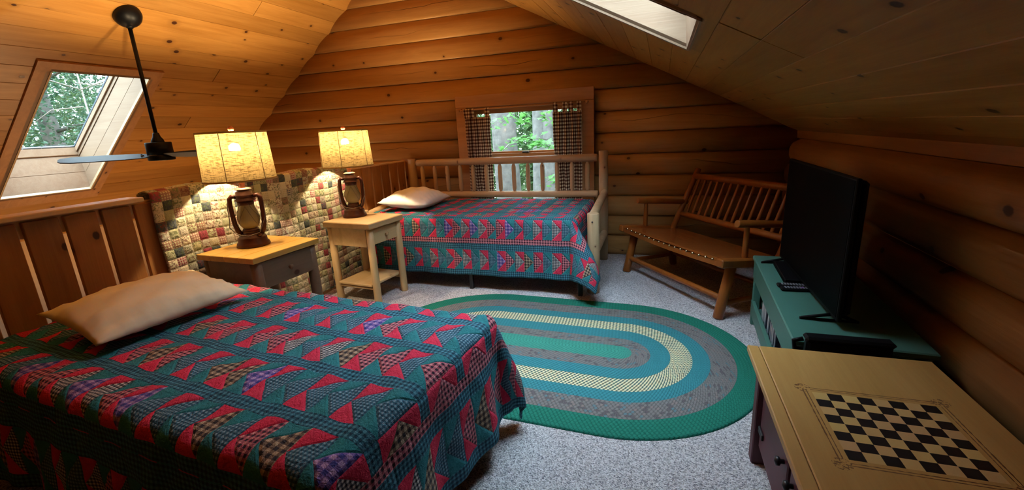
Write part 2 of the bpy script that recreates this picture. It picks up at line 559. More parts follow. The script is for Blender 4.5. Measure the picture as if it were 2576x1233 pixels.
def game_mat():
    m = Mat('game_table_top', 0.42)
    x, y, z = m.sep(m.coord())
    g = m.noise(m.comb(x * 18.0, y * 1.4, z), 1.0, 4, 0.5, 1.0)
    fine = m.noise(m.comb(x * 190.0, y * 7.0, z), 1.0, 2)
    base = m.ramp(g * 0.7 + fine * 0.3, [(0.3, (0.46, 0.25, 0.066)), (0.7, (0.55, 0.32, 0.098))])
    kn = m.noise(m.comb(x * 7.0, y * 5.0, 4.0), 1.0, 2)
    base = m.mix(smooth(kn, 0.70, 0.78) * 0.4, base, (0.25, 0.12, 0.04))
    nx = (x - BX0) / (BX1 - BX0) * 8.0
    ny = (y - BY0) / (BY1 - BY0) * 8.0
    inb = nx.gt(0.0) * nx.lt(8.0) * ny.gt(0.0) * ny.lt(8.0)
    par = ((nx.floor() + ny.floor()) * 0.5).frac().gt(0.25)
    hh = m.white(nx.floor(), ny.floor(), 0.5)
    lightc = m.mix(hh, (0.60, 0.36, 0.16), (0.66, 0.45, 0.15))
    sq = m.mix(par, (0.012, 0.008, 0.007), lightc)
    base = m.mix(inb, base, sq)
    ax, ay = x.abs(), y.abs()
    wob = (m.noise(m.comb(x, y, 0.0), 60.0, 2) - 0.5) * 0.004
    def rect(hx, hy, t):
        on_x = ((ax - hx).abs() + wob).lt(t) * ay.lt(hy - 0.012)
        on_y = ((ay - hy).abs() + wob).lt(t) * ax.lt(hx - 0.012)
        return on_x.max(on_y)
    ln = rect(BX1 + 0.013, BY1 + 0.013, 0.0012).max(rect(BX1 + 0.022, BY1 + 0.022, 0.0016))
    # burned sprigs at the corners
    cx, cyy = (ax - (BX1 + 0.020)), (ay - (BY1 + 0.020))
    rr = (cx * cx + cyy * cyy).sqrt()
    sprig = rr.lt(0.022) * m.noise(m.comb(x, y, 2.0), 130.0, 2).gt(0.54)
    base = m.mix(ln.max(sprig) * 0.85, base, (0.10, 0.028, 0.008))
    m.col(base)
    m.bump(g * 0.4 + fine * 0.4, 0.15, 0.003)
    return m.mat


M['game'] = game_mat()


# ------------------------------------------------------------------ mesh helpers
class B:
    """collects geometry for one mesh"""
    def __init__(s):
        s.v, s.f, s.sm, s.uv = [], [], [], {}

    def add(s, vs, fs, smooth_=False):
        o = len(s.v)
        s.v += [tuple(p) for p in vs]
        for f in fs:
            s.f.append(tuple(i + o for i in f))
            s.sm.append(smooth_)
        return o

    def box(s, x0, x1, y0, y1, z0, z1, ch=0.0):
        if ch <= 0:
            vs = [(x, y, z) for x in (x0, x1) for y in (y0, y1) for z in (z0, z1)]
            s.add(vs, [(0, 1, 3, 2), (4, 6, 7, 5), (0, 4, 5, 1), (2, 3, 7, 6), (0, 2, 6, 4), (1, 5, 7, 3)])
            return s
        cx, cy_, cz = (x0 + x1) / 2, (y0 + y1) / 2, (z0 + z1) / 2
        hx, hy, hz = abs(x1 - x0) / 2, abs(y1 - y0) / 2, abs(z1 - z0) / 2
        ch = min(ch, hx * .9, hy * .9, hz * .9)
        bm = bmesh.new()
        bmesh.ops.create_cube(bm, size=2)
        for q in bm.verts:
            q.co = Vector((cx + q.co.x * hx, cy_ + q.co.y * hy, cz + q.co.z * hz))
        bmesh.ops.bevel(bm, geom=bm.edges[:], offset=ch, segments=1, affect='EDGES', profile=0.5)
        s.bm(bm)
        return s

    def bm(s, bm, smooth_=False):
        bm.verts.index_update()
        s.add([q.co.copy() for q in bm.verts], [[q.index for q in f.verts] for f in bm.faces], smooth_)
        bm.free()

    def tube(s, pts, rad, n=12, cap=True, smooth_=True, sy=1.0):
        """round bar along points; rad is a number or one per point"""
        pts = [Vector(p) for p in pts]
        if not isinstance(rad, (list, tuple)):
            rad = [rad] * len(pts)
        d0 = (pts[1] - pts[0]).normalized()
        up = Vector((0, 0, 1)) if abs(d0.z) < 0.9 else Vector((1, 0, 0))
        a = d0.cross(up).normalized()
        vs = []
        for i, p in enumerate(pts):
            d = (pts[min(i + 1, len(pts) - 1)] - pts[max(i - 1, 0)]).normalized()
            a = (a - d * a.dot(d)).normalized()
            b = d.cross(a)
            for k in range(n):
                t = 2 * PI * k / n
                vs.append(p + a * math.cos(t) * rad[i] + b * math.sin(t) * rad[i] * sy)
        fs = [(i * n + k, i * n + (k + 1) % n, (i + 1) * n + (k + 1) % n, (i + 1) * n + k) for i in range(len(pts) - 1) for k in range(n)]
        o = s.add(vs, fs, smooth_)
        if cap:
            L = (len(pts) - 1) * n
            s.f += [tuple(o + k for k in reversed(range(n))), tuple(o + L + k for k in range(n))]
            s.sm += [False, False]
        return s

    def lathe(s, prof, n=24, c=(0, 0, 0), smooth_=True, sx=1.0, sy=1.0, caps=True):
        vs = [(c[0] + r * math.cos(2 * PI * k / n) * sx, c[1] + r * math.sin(2 * PI * k / n) * sy, c[2] + z) for r, z in prof for k in range(n)]
        fs = [(i * n + k, i * n + (k + 1) % n, (i + 1) * n + (k + 1) % n, (i + 1) * n + k) for i in range(len(prof) - 1) for k in range(n)]
        o = s.add(vs, fs, smooth_)
        if caps and prof[0][0] > 1e-4:
            s.f.append(tuple(o + k for k in reversed(range(n)))); s.sm.append(False)
        if caps and prof[-1][0] > 1e-4:
            L = (len(prof) - 1) * n
            s.f.append(tuple(o + L + k for k in range(n))); s.sm.append(False)
        return s

    def grid(s, nu, nv, fn, smooth_=True, uvfn=None):
        vs = [fn(i / (nu - 1), j / (nv - 1)) for j in range(nv) for i in range(nu)]
        fs = [(j * nu + i, j * nu + i + 1, (j + 1) * nu + i + 1, (j + 1) * nu + i) for j in range(nv - 1) for i in range(nu - 1)]
        o = s.add(vs, fs, smooth_)
        if uvfn:
            for j in range(nv):
                for i in range(nu):
                    s.uv[o + j * nu + i] = uvfn(i / (nu - 1), j / (nv - 1))
        return s

    def mesh(s, name, mat):
        me = bpy.data.meshes.new(name)
        me.from_pydata(s.v, [], s.f)
        me.polygons.foreach_set('use_smooth', s.sm)
        if s.uv:
            ul = me.uv_layers.new(name='UVMap')
            for lp in me.loops:
                ul.data[lp.index].uv = s.uv.get(lp.vertex_index, (0, 0))
        me.materials.append(mat)
        me.validate()
        me.update()
        return me


def link(name, me, parent=None, loc=(0, 0, 0), rot=None, kind=None):
    o = bpy.data.objects.new(name, me)
    COL.objects.link(o)
    if parent:
        o.parent = parent
    o.location = loc
    if rot is not None:
        if isinstance(rot, Matrix):
            o.rotation_euler = rot.to_euler()
        else:
            o.rotation_euler = rot
    if kind:
        o['kind'] = kind
    return o


def part(name, b, mat, parent=None, loc=(0, 0, 0), rot=None, label=None):
    o = link(name, b.mesh(name, M[mat] if isinstance(mat, str) else mat), parent, loc, rot)
    if label:
        o['label'] = label
    return o


def struct(name, b, mat):
    o = part(name, b, mat)
    o['kind'] = 'structure'
    return o


def thing(name, label, cat, loc=(0, 0, 0), rz=0.0, group=None):
    o = link(name, None, None, loc, (0, 0, rz))
    o['label'] = label
    o['category'] = cat
    if group:
        o['group'] = group
    return o


def tag(o, label, cat, group=None):
    o['label'] = label
    o['category'] = cat
    if group:
        o['group'] = group
    return o


def box(*a, **k):
    return B().box(*a, **k)


def tube(*a, **k):
    return B().tube(*a, **k)


# ------------------------------------------------------------------ ROOM
rnd = random.Random(7)
Y0, YG = -3.8, 4.50            # near wall, gable wall (joints of the logs)
XR, XL = 1.08, -6.0            # right wall, far left wall below the other slope
PITCH = 0.2016
zl = lambda x: 5.208 + 0.793 * x      # left slope (inner face)
zr = lambda x: 1.722 - 0.515 * x      # right slope
RIDGE_X = (1.722 - 5.208) / (0.793 + 0.515)

struct('floor', box(-2.70, XR + 0.12, Y0, YG + 0.1, -0.20, 0.0), 'carpet')
struct('floor_lower', box(XL - 0.1, XR + 0.12, Y0, YG + 0.1, -2.6, -2.45), 'lowfloor')

# gable wall: solid core with the window hole, then one log per course
WX0, WX1, WZ0, WZ1 = -1.925, -0.735, 0.4032, 1.6128
core = B()
def gable_piece(b, x0, x1, z0, z1, y0, y1):
    b.box(x0, x1, y0, y1, z0, z1)
gable_piece(core, XL - 0.1, WX0, -2.5, 1.62, YG + 0.03, YG + 0.14)
gable_piece(core, WX1, XR + 0.1, -2.5, 1.15, YG + 0.03, YG + 0.14)
gable_piece(core, WX0, WX1, -2.5, WZ0, YG + 0.03, YG + 0.14)
# the gable above the window
def gable_face(pts):
    n = len(pts)
    core.add([(x, YG + 0.03, z) for x, z in pts] + [(x, YG + 0.14, z) for x, z in pts],
             [tuple(range(n)), tuple(range(2 * n - 1, n - 1, -1))] + [(i, (i + 1) % n, (i + 1) % n + n, i + n) for i in range(n)])
TOP = zl(RIDGE_X) + 0.12
gable_face([(WX1, 1.14), (XR + 0.1, 1.14), (XR + 0.1, 1.24), (WX1, zr(WX1) + 0.12)])
gable_face([(-4.9, 1.61), (WX1, 1.61), (WX1, zr(WX1) + 0.12), (RIDGE_X, TOP)])
gable_face([(-4.9, 1.61), (RIDGE_X, TOP), (-4.9, zl(-4.9) + 0.12)])
wall_back = struct('wall_back', core, 'wallplain')

NP = 11
def log_profile():
    """(outward bulge, height) of one D-shaped log, a small flat at top and bottom"""
    pr = []
    for i in range(NP):
        t = -1 + 2 * i / (NP - 1)
        e = (1 - min(1, abs(t)) ** 2.3) ** 0.85
        pr.append((0.013 + 0.028 * e if t < 0 else 0.041 * (1 - min(1, t) ** 2), PITCH / 2 * t * (0.995 if t < 0 else 0.97)))
    return pr
PROF = log_profile()
def gable_log(k, xa, xb):
    zc = PITCH * (k + 0.5)
    b = B()
    vs = []
    for j, (d, dz) in enumerate(PROF):
        z = zc + dz
        x0 = max(xa, (z - 5.208) / 0.793 - 0.02) if xa < -2.5 else xa
        x1 = min(xb, (1.722 - z) / 0.515 + 0.02) if xb > 0 else xb
        if x1 - x0 < 0.02:
            mid = (x0 + x1) / 2
            x0, x1 = mid - 0.01, mid + 0.01
        vs += [(x0, YG - d, z), (x1, YG - d, z)]
    n = len(PROF)
    vs += [(vs[0][0], YG + 0.035, vs[0][2]), (vs[1][0], YG + 0.035, vs[1][2]), (vs[2 * n - 2][0], YG + 0.035, vs[2 * n - 2][2]), (vs[2 * n - 1][0], YG + 0.035, vs[2 * n - 1][2])]
    fs = [(2 * i, 2 * i + 1, 2 * i + 3, 2 * i + 2) for i in range(n - 1)]
    b.add(vs, fs, True)
    b.f += [tuple([2 * i for i in range(n)] + [2 * n + 2, 2 * n]), tuple([2 * n + 1, 2 * n + 3] + [2 * i + 1 for i in reversed(range(n))])]
    b.sm += [False, False]
    b.f += [(0, 2 * n, 2 * n + 1, 1), (2 * n - 2, 2 * n - 1, 2 * n + 3, 2 * n + 2)]
    b.sm += [False, False]
    part('log', b, 'log', wall_back)
for k in range(-3, 15):
    if 2 <= k <= 7:
        gable_log(k, XL - 0.05, WX0)
        gable_log(k, WX1, XR + 0.03)
    else:
        gable_log(k, XL - 0.05, XR + 0.03)

# right wall: low log wall under the slope; the upper log stops short with a rounded end
wall_right = struct('wall_right', box(XR + 0.03, XR + 0.14, Y0, YG + 0.1, -2.5, 1.16), 'wallplain')
def right_log(z0, z1, bulge, y0, y1, round_end=False):
    b = B()
    zc, hz = (z0 + z1) / 2, (z1 - z0) / 2
    pts = [(XR + 0.03, y0)]
    ys = [y0, y1 - 0.10, y1 - 0.06, y1 - 0.03, y1 - 0.008, y1] if round_end else [y0, y1]
    sc = [1, 1, 0.95, 0.82, 0.55, 0.2] if round_end else [1, 1]
    vs = []
    for y, q in zip(ys, sc):
        for i in range(NP):
            t = -1 + 2 * i / (NP - 1)
            vs.append((XR - bulge * q * (max(0, 1 - abs(t) ** 2.4)) ** 0.55 + 0.03 * (1 - q), y, zc + hz * t * 0.992 * (0.55 + 0.45 * q if round_end else 1)))
    fs = [(j * NP + i, (j + 1) * NP + i, (j + 1) * NP + i + 1, j * NP + i + 1) for j in range(len(ys) - 1) for i in range(NP - 1)]
    b.add(vs, fs, True)
    L = (len(ys) - 1) * NP
    b.f += [tuple(range(NP)), tuple(L + i for i in reversed(range(NP)))]
    b.sm += [False, False]
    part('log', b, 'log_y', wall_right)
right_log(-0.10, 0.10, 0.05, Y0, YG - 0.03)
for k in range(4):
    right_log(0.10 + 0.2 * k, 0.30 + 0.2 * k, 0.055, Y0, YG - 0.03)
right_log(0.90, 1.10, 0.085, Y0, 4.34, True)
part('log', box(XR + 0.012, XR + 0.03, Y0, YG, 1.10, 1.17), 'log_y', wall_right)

struct('wall_front', box(XL - 0.1, XR + 0.14, Y0 - 0.12, Y0, -2.6, 3.3), 'wallplain')
# left wall of the storey below, with a real window seen through the gaps of the railing
b = B()
LWY0, LWY1, LWZ0, LWZ1 = 0.6, 3.4, -2.1, -0.6
b.box(XL - 0.12, XL, Y0, LWY0, -2.6, 0.5).box(XL - 0.12, XL, LWY1, YG + 0.1, -2.6, 0.5)
b.box(XL - 0.12, XL, LWY0, LWY1, -2.6, LWZ0).box(XL - 0.12, XL, LWY0, LWY1, LWZ1, 0.5)
struct('wall_left', b, 'palewall')

# ---------------- ceiling: two slopes of tongue-and-groove planks on a deck, each with a skylight well
def frame_L():
    t = Vector((-1, 0, -0.793)).normalized()
    n = Vector((-0.793, 0, 1)).normalized()
    return Vector((RIDGE_X, 0, zl(RIDGE_X))), t, n
def frame_R():
    t = Vector((1, 0, -0.515)).normalized()
    n = Vector((0.515, 0, 1)).normalized()
    return Vector((RIDGE_X, 0, zl(RIDGE_X))), t, n
KL, KR = math.hypot(1, 0.793), math.hypot(1, 0.515)
OFF_L = -RIDGE_X * KL           # s measured from X=0 -> from the ridge
def sL(x): return (RIDGE_X - x) * KL
def sR(x): return (x - RIDGE_X) * KR
SK_L = dict(s0=5.375 - OFF_L, s1=6.886 - OFF_L, y0=2.235, y1=2.92)
SK_R = dict(s0=sR(-1.22), s1=sR(0.112), y0=1.945, y1=2.705)

deck = B()
def slab(fr, s0, s1, y0, y1, d0, d1):
    O, t, n = fr
    vs = [O + t * s + Vector((0, y, 0)) + n * d for s in (s0, s1) for y in (y0, y1) for d in (d0, d1)]
    deck.add(vs, [(0, 1, 3, 2), (4, 6, 7, 5), (0, 4, 5, 1), (2, 3, 7, 6), (0, 2, 6, 4), (1, 5, 7, 3)])
for fr, sk, send in ((frame_L(), SK_L, sL(XL - 0.15)), (frame_R(), SK_R, sR(XR + 0.14))):
    D0, D1 = 0.021, 0.24
    g = 0.03
    slab(fr, -0.02, sk['s0'] - g - 0.3, Y0 - 0.1, YG + 0.14, D0, D1)
    slab(fr, sk['s1'] + g, send, Y0 - 0.1, YG + 0.14, D0, D1)
    slab(fr, sk['s0'] - g - 0.3, sk['s1'] + g, Y0 - 0.1, sk['y0'] - g, D0, D1)
    slab(fr, sk['s0'] - g - 0.3, sk['s1'] + g, sk['y1'] + g, YG + 0.14, D0, D1)
_zr = zl(RIDGE_X)
deck.box(RIDGE_X - .25, RIDGE_X + .25, Y0 - 0.1, YG + .14, _zr + .02, _zr + .34)
ceiling = struct('ceiling', deck, 'wallplain')

PW, PTH, PC = 0.166, 0.02, 0.0022
plank_mesh = {}
def plank(fr, sm, ya, yb, wd, nudge):
    if yb - ya < 0.02:
        return
    O, t, n = fr
    L = round(yb - ya, 3)
    key = (L, wd)
    if key not in plank_mesh:
        h = wd / 2 - 0.0005
        pr = [(-h, PTH), (h, PTH), (h, PC), (h - PC, 0), (-h + PC, 0), (-h, PC)]
        b = B()
        b.add([(x, y, z) for x in (-L / 2, L / 2) for y, z in pr], [(0, 5, 4, 3, 2, 1), (6, 7, 8, 9, 10, 11)] + [(i, (i + 1) % 6, (i + 1) % 6 + 6, i + 6) for i in range(6)])
        plank_mesh[key] = b.mesh('plank', M['plank'])
    R = Matrix(((0, t.x, n.x), (1, t.y, n.y), (0, t.z, n.z)))
    if R.determinant() < 0:
        R = Matrix(((0, t.x, n.x), (-1, t.y, n.y), (0, t.z, n.z)))
    p = O + t * sm + Vector((0, (ya + yb) / 2, 0)) + n * nudge
    link('plank', plank_mesh[key], ceiling, p, R)

YE = YG - 0.01
def lay(fr, sk, s_first, wd, send, joints):
    k = 0
    s = s_first
    while s < send - 0.02:
        a, b_ = s, s + wd
        lo = max(a, 0.0)
        cuts = []
        if b_ > sk['s0'] - 0.02 and a < sk['s1'] - 0.0 and b_ > sk['s0'] + 0.002:
            segs = [(Y0, sk['y0'] - 0.002), (sk['y1'] + 0.002, YE)]
        else:
            segs = [(Y0, YE)]
        if a < sk['s1'] < b_ and sk is SK_R:
            plank(fr, (sk['s1'] + .004 + b_) / 2, sk['y0'] - .002, sk['y1'] + .002, b_ - sk['s1'] - .004, 0)
        for (ya, yb) in segs:
            j = joints(k, (a + b_) / 2)
            if j is not None and ya + 0.3 < j < yb - 0.3:
                plank(fr, (a + b_) / 2, ya, j - 0.0035, wd, rnd.uniform(-.0012, .0012))
                plank(fr, (a + b_) / 2, j + 0.0035, yb, wd, rnd.uniform(-.0012, .0012))
            else:
                plank(fr, (a + b_) / 2, ya, yb, wd, rnd.uniform(-.0012, .0012))
        s += wd
        k += 1
jl = random.Random(3)
lay(frame_L(), SK_L, (5.19 - OFF_L) - PW * 11, PW, sL(XL) + 0.0, lambda k, s: jl.choice([None, None, 0.4, 3.5, 1.2]))
WR = 0.159
first_R = (0.203 + sR(0)) - WR * 20
lay(frame_R(), SK_R, first_R, WR, sR(XR + 0.02), lambda k, s: 1.90 if sR(-0.7) < s < sR(0.52) else jl.choice([None, 0.6, None]))

# ---------------- skylights: casing boards, lined well (vertical sill), frame and pane
def skylight(name, fr, sk, wells, bottom_w, tw=0.088, td=0.014, cm='trim'):
    O, t, n = fr
    root = link(name, None, kind='structure')
    Yv = Vector((0, 1, 0))
    D = 0.34
    s0, s1, y0, y1 = sk['s0'], sk['s1'], sk['y0'], sk['y1']
    s1g = s1 - 0.212            # the sill rises vertically
    s0g = s0 - 0.20
    P = lambda s, y, d: O + t * s + Yv * y + n * d
    def board(nm, quad, thick, nrm, mat):
        q = [Vector(p) for p in quad]
        e = Vector(nrm) * thick
        c = sum(q, Vector()) / 4
        b = B()
        b.add([p - c for p in q] + [p + e - c for p in q], [(3, 2, 1, 0), (4, 5, 6, 7)] + [(i, (i + 1) % 4, (i + 1) % 4 + 4, i + 4) for i in range(4)])
        return part(nm, b, mat, root, c)
    # casing on the ceiling face, proud of the planks
    board('casing', [P(s0 - tw, y0 - tw, -td), P(s0 - tw, y1 + tw, -td), P(s0, y1 + tw, -td), P(s0, y0 - tw, -td)], td + 0.001, n, cm)
    board('casing', [P(s1, y0 - tw, -td), P(s1, y1 + tw, -td), P(s1 + bottom_w, y1 + tw, -td), P(s1 + bottom_w, y0 - tw, -td)], td + 0.021, n, cm)
    board('casing', [P(s0, y0 - tw, -td), P(s0, y0, -td), P(s1, y0, -td), P(s1, y0 - tw, -td)], td + 0.001, n, cm)
    board('casing', [P(s0, y1, -td), P(s0, y1 + tw, -td), P(s1, y1 + tw, -td), P(s1, y1, -td)], td + 0.001, n, cm)
    if bottom_w < 0.05:          # only a slim pale bead, no wide casing
        for o_ in [c for c in root.children if c.name.startswith('casing')]:
            bpy.data.objects.remove(o_)
    if bottom_w < 0.05:
        e = 0.013
        dO = -max(e, td + 0.003)
        board('bead', [P(s0, y1 - e, e), P(s0, y1 + e, dO), P(s1 + e, y1 + e, dO), P(s1 - e, y1 - e, e)], 0.008, n, 'well')
        board('bead', [P(s0, y0 + e, e), P(s0, y0 - e, dO), P(s1 + e, y0 - e, dO), P(s1 - e, y0 + e, e)], 0.008, n, 'well')
        board('bead', [P(s1 - e, y0 + e, e), P(s1 - e, y1 - e, e), P(s1 + e, y1 + e, dO), P(s1 + e, y0 - e, dO)], 0.008, n, 'well')
        board('bead', [P(s0 + e, y0 + e, e), P(s0 + e, y1 - e, e), P(s0 - e, y1 + e, dO), P(s0 - e, y0 - e, dO)], 0.008, n, 'well')
    else:
        q0, q1 = 0.013, 0.001
        for ya, yb in ((y1 - q0, y1 - q1), (y0 + q1, y0 + q0)):
            board('bead', [P(s0, ya, -.018), P(s0, yb, -.018), P(s1, yb, -.018), P(s1, ya, -.018)], 0.022, n, 'cap')
        board('bead', [P(s1 - q0, y0 + q0, -.018), P(s1 - q0, y1 - q0, -.018), P(s1 - q1, y1 - q0, -.018), P(s1 - q1, y0 + q0, -.018)], 0.022, n, 'cap')
    # side linings, two boards deep, joint recessed
    def mixp(a, b_, f): return a + (b_ - a) * f
    for y, sgn in ((y0, -1), (y1, 1)):
        for fa, fb in ((0.0, 0.40), (0.41, 0.78)):
            sa0, sa1 = mixp(s0, s0g, fa), mixp(s1, s1g, fa)
            sb0, sb1 = mixp(s0, s0g, fb), mixp(s1, s1g, fb)
            board('lining_board', [P(sa0, y, -td + (D + td) * fa), P(sa1, y, -td + (D + td) * fa), P(sb1, y, -td + (D + td) * fb), P(sb0, y, -td + (D + td) * fb)], 0.022, Yv * sgn, 'well')
        sb0, sb1 = mixp(s0, s0g, .78), mixp(s1, s1g, .78)
        board('lining_backing', [P(s0, y + sgn * .022, 0), P(s1, y + sgn * .022, 0), P(s1g, y + sgn * .022, D), P(s0g, y + sgn * .022, D)], 0.012, Yv * sgn, 'trim')
        # sash frame in two steps towards the pane
        for (fa, fb, st) in ((0.785, 0.865, 0.006), (0.875, 0.97, 0.018)):
            board('frame', [P(mixp(s0, s0g, fa), y - sgn * st, D * fa), P(mixp(s1, s1g, fa), y - sgn * st, D * fa), P(mixp(s1, s1g, fb), y - sgn * st, D * fb), P(mixp(s0, s0g, fb), y - sgn * st, D * fb)], 0.03, Yv * sgn, 'well')
    sill_n = Vector((-t.z, 0, t.x)).normalized()
    out = t * 1.0
    for fa, fb in ((0.0, 0.42), (0.43, 0.80)):
        board('sill_board', [P(mixp(s1, s1g, fa), y0, -td + (D + td) * fa), P(mixp(s1, s1g, fa), y1, -td + (D + td) * fa), P(mixp(s1, s1g, fb), y1, -td + (D + td) * fb), P(mixp(s1, s1g, fb), y0, -td + (D + td) * fb)], 0.022, out, 'well')
    board('lining_backing', [P(s1 + .022, y0, 0), P(s1 + .022, y1, 0), P(s1g + .022, y1, D), P(s1g + .022, y0, D)], 0.012, out, 'trim')
    board('frame', [P(mixp(s1, s1g, .81) - .012, y0, D * .81), P(mixp(s1, s1g, .81) - .012, y1, D * .81), P(s1g - .012, y1, D * .97), P(s1g - .012, y0, D * .97)], 0.03, out, 'well')
    board('head_board', [P(s0, y0, -td), P(s0, y1, -td), P(s0g, y1, D), P(s0g, y0, D)], 0.022, -t, 'well')
    # gasket and pane
    gk = 0.016
    for q in ([P(s0g, y0, D), P(s0g, y0 + gk, D), P(s1g, y0 + gk, D), P(s1g, y0, D)], [P(s0g, y1 - gk, D), P(s0g, y1, D), P(s1g, y1, D), P(s1g, y1 - gk, D)],
              [P(s1g - gk, y0, D), P(s1g - gk, y1, D), P(s1g, y1, D), P(s1g, y0, D)], [P(s0g, y0, D), P(s0g, y1, D), P(s0g + gk, y1, D), P(s0g + gk, y0, D)]):
        board('gasket', q, 0.012, n, 'gasket')
    board('pane', [P(s0g, y0, D + .012), P(s0g, y1, D + .012), P(s1g, y1, D + .012), P(s1g, y0, D + .012)], 0.006, n, 'glass')
    return root
skylight('window_2', frame_L(), SK_L, 2, 0.14)
skylight('window_3', frame_R(), SK_R, 2, 0.022, 0.022, 0.010, 'well')

# ---------------- gable window: casing, jamb liner, two sashes
win = link('window_1', None, kind='structure')
YC = YG - 0.085                 # casing face
cw = 0.118
part('casing', box(WX0 - cw, WX1 + cw, YC, YC + 0.03, 1.522, 1.522 + cw, ch=.003), 'trim', win)
part('casing', box(WX0 - cw, WX0 - 0.0, YC, YC + 0.03, 0.40, 1.521, ch=.003), 'trim', win)
part('casing', box(WX1, WX1 + cw, YC, YC + 0.03, 0.40, 1.521, ch=.003), 'trim', win)
part('casing', box(WX0 - cw, WX1 + cw, YC - 0.01, YC + 0.03, 0.31, 0.399, ch=.003), 'trim', win)
part('jamb', box(WX0, WX1, YC + 0.03, YG + 0.14, 1.50, 1.625), 'trim', win)
part('jamb', box(WX0 - .01, WX0 + 0.02, YC + 0.03, YG + 0.14, 0.40, 1.50), 'trim', win)
part('jamb', box(WX1 - 0.02, WX1 + .01, YC + 0.03, YG + 0.14, 0.40, 1.50), 'trim', win)
part('jamb', box(WX0, WX1, YC + 0.0, YG + 0.16, 0.385, 0.43), 'trim', win)
GX0, GX1 = WX0 + 0.02, WX1 - 0.02
def sash(y, z0, z1, nm):
    st = 0.045
    s_ = B()
    s_.box(GX0, GX0 + st, y, y + .035, z0, z1).box(GX1 - st, GX1, y, y + .035, z0, z1)
    s_.box(GX0 + st, GX1 - st, y, y + .035, z0, z0 + st).box(GX0 + st, GX1 - st, y, y + .035, z1 - st, z1)
    f = part(nm, s_, 'trim', win)
    part('pane', box(GX0 + st, GX1 - st, y + .014, y + .019, z0 + st, z1 - st), 'glass', f)
sash(YG - 0.02, 0.43, 1.045, 'lower_sash')
sash(YG + 0.025, 1.02, 1.50, 'upper_sash')
part('sash_lock', box(-1.36, -1.29, YG - 0.035, YG + 0.02, 1.045, 1.062, ch=.004), 'black', win)

# lower window seen through the railing
lw = link('window_4', None, kind='structure')
b = B()
b.box(XL - .04, XL + .02, LWY0 - .08, LWY0, LWZ0 - .08, LWZ1 + .08).box(XL - .04, XL + .02, LWY1, LWY1 + .08, LWZ0 - .08, LWZ1 + .08)
b.box(XL - .04, XL + .02, LWY0, LWY1, LWZ1, LWZ1 + .08).box(XL - .04, XL + .02, LWY0, LWY1, LWZ0 - .08, LWZ0)
b.box(XL - .04, XL + .01, (LWY0 + LWY1) / 2 - .02, (LWY0 + LWY1) / 2 + .02, LWZ0, LWZ1)
part('frame', b, 'trim', lw)
part('pane', box(XL - .06, XL - .055, LWY0, LWY1, LWZ0, LWZ1), 'glass', lw)

# ------------------------------------------------------------------ RAILING with vertical boards
RXF = -2.64                     # room face of the boards
rail = thing('loft_railing', 'low wooden loft railing of spaced vertical boards behind the beds', 'railing', (RXF, 0, 0))
y = -0.595
pk = None
px = 0
edges = []
yy = 1.144 - 0.1505 * 32
while yy < 4.42:
    edges.append(yy)
    yy += 0.1505
bk = box(-0.022, 0, -0.0645, 0.0645, 0.03, 1.005, ch=.003)
bme = bk.mesh('board', M['rail'])
for e in edges:
    link('board', bme, rail, (rnd.uniform(-.002, .002), e + 0.0645, 0))
part('top_rail', box(-0.062, -0.022, -3.7, 4.44, 0.93, 1.018, ch=.004), 'cap', rail)
part('bottom_rail', box(-0.062, -0.022, -3.7, 4.44, 0.06, 0.15, ch=.004), 'cap', rail)
part('cap_board', box(-0.085, 0.045, -3.7, 1.625, 1.0185, 1.042, ch=.004), 'cap', rail, label='pale flat cap board along the railing top')
part('end_post', box(-0.065, 0.02, 4.335, 4.425, 0.0, 1.03, ch=.006), 'rail', rail)

# ------------------------------------------------------------------ braided rug
RUG_C, RUG_R, RUG_H = (-0.63, 2.42), 0.745, 0.43
rot_r = math.radians(-2.0)
b = B()
rows, NSEG = 46, 150
ring_h = RUG_R / rows
def stadium(r, q):
    """point on a stadium of radius r, q in 0..1; returns x, y, arc length"""
    straight = 2 * RUG_H
    arc = PI * max(r, 0.02)
    tot = 2 * straight + 2 * arc
    d = q * tot
    if d < straight:
        return (-RUG_H + d, -r, d)
    if d < straight + arc:
        t = (d - straight) / arc * PI - PI / 2
        return (RUG_H + r * math.cos(t), r * math.sin(t), d)
    if d < 2 * straight + arc:
        return (RUG_H - (d - straight - arc), r, d)
    t = (d - 2 * straight - arc) / arc * PI + PI / 2
    return (-RUG_H + r * math.cos(t), r * math.sin(t), d)
rings = []
for i in range(rows):
    r0 = i * ring_h
    rings.append((r0 + 0.0005, 0.0065, r0 + 0.0005))
    rings.append((r0 + ring_h * 0.5, 0.0120, r0 + ring_h * 0.5))
rings.append((RUG_R - 0.0005, 0.008, RUG_R - 0.0005))
rings.append((RUG_R + 0.002, 0.0005, RUG_R))
ca, sa = math.cos(rot_r), math.sin(rot_r)
for r, z, rv in rings:
    for k in range(NSEG + 1):
        x_, y_, d_ = stadium(r, k / NSEG)
        b.uv[len(b.v)] = (d_, rv)
        b.v.append((x_, y_, z))
n1 = NSEG + 1
for i in range(len(rings) - 1):
    for k in range(NSEG):
        b.f.append((i * n1 + k, i * n1 + k + 1, (i + 1) * n1 + k + 1, (i + 1) * n1 + k))
        b.sm.append(True)
rug = part('braided_rug', b, 'rug', None, (RUG_C[0], RUG_C[1], 0.0), (0, 0, rot_r))
tag(rug, 'large oval braided rug in green, blue, grey and cream bands on the carpet', 'rug')


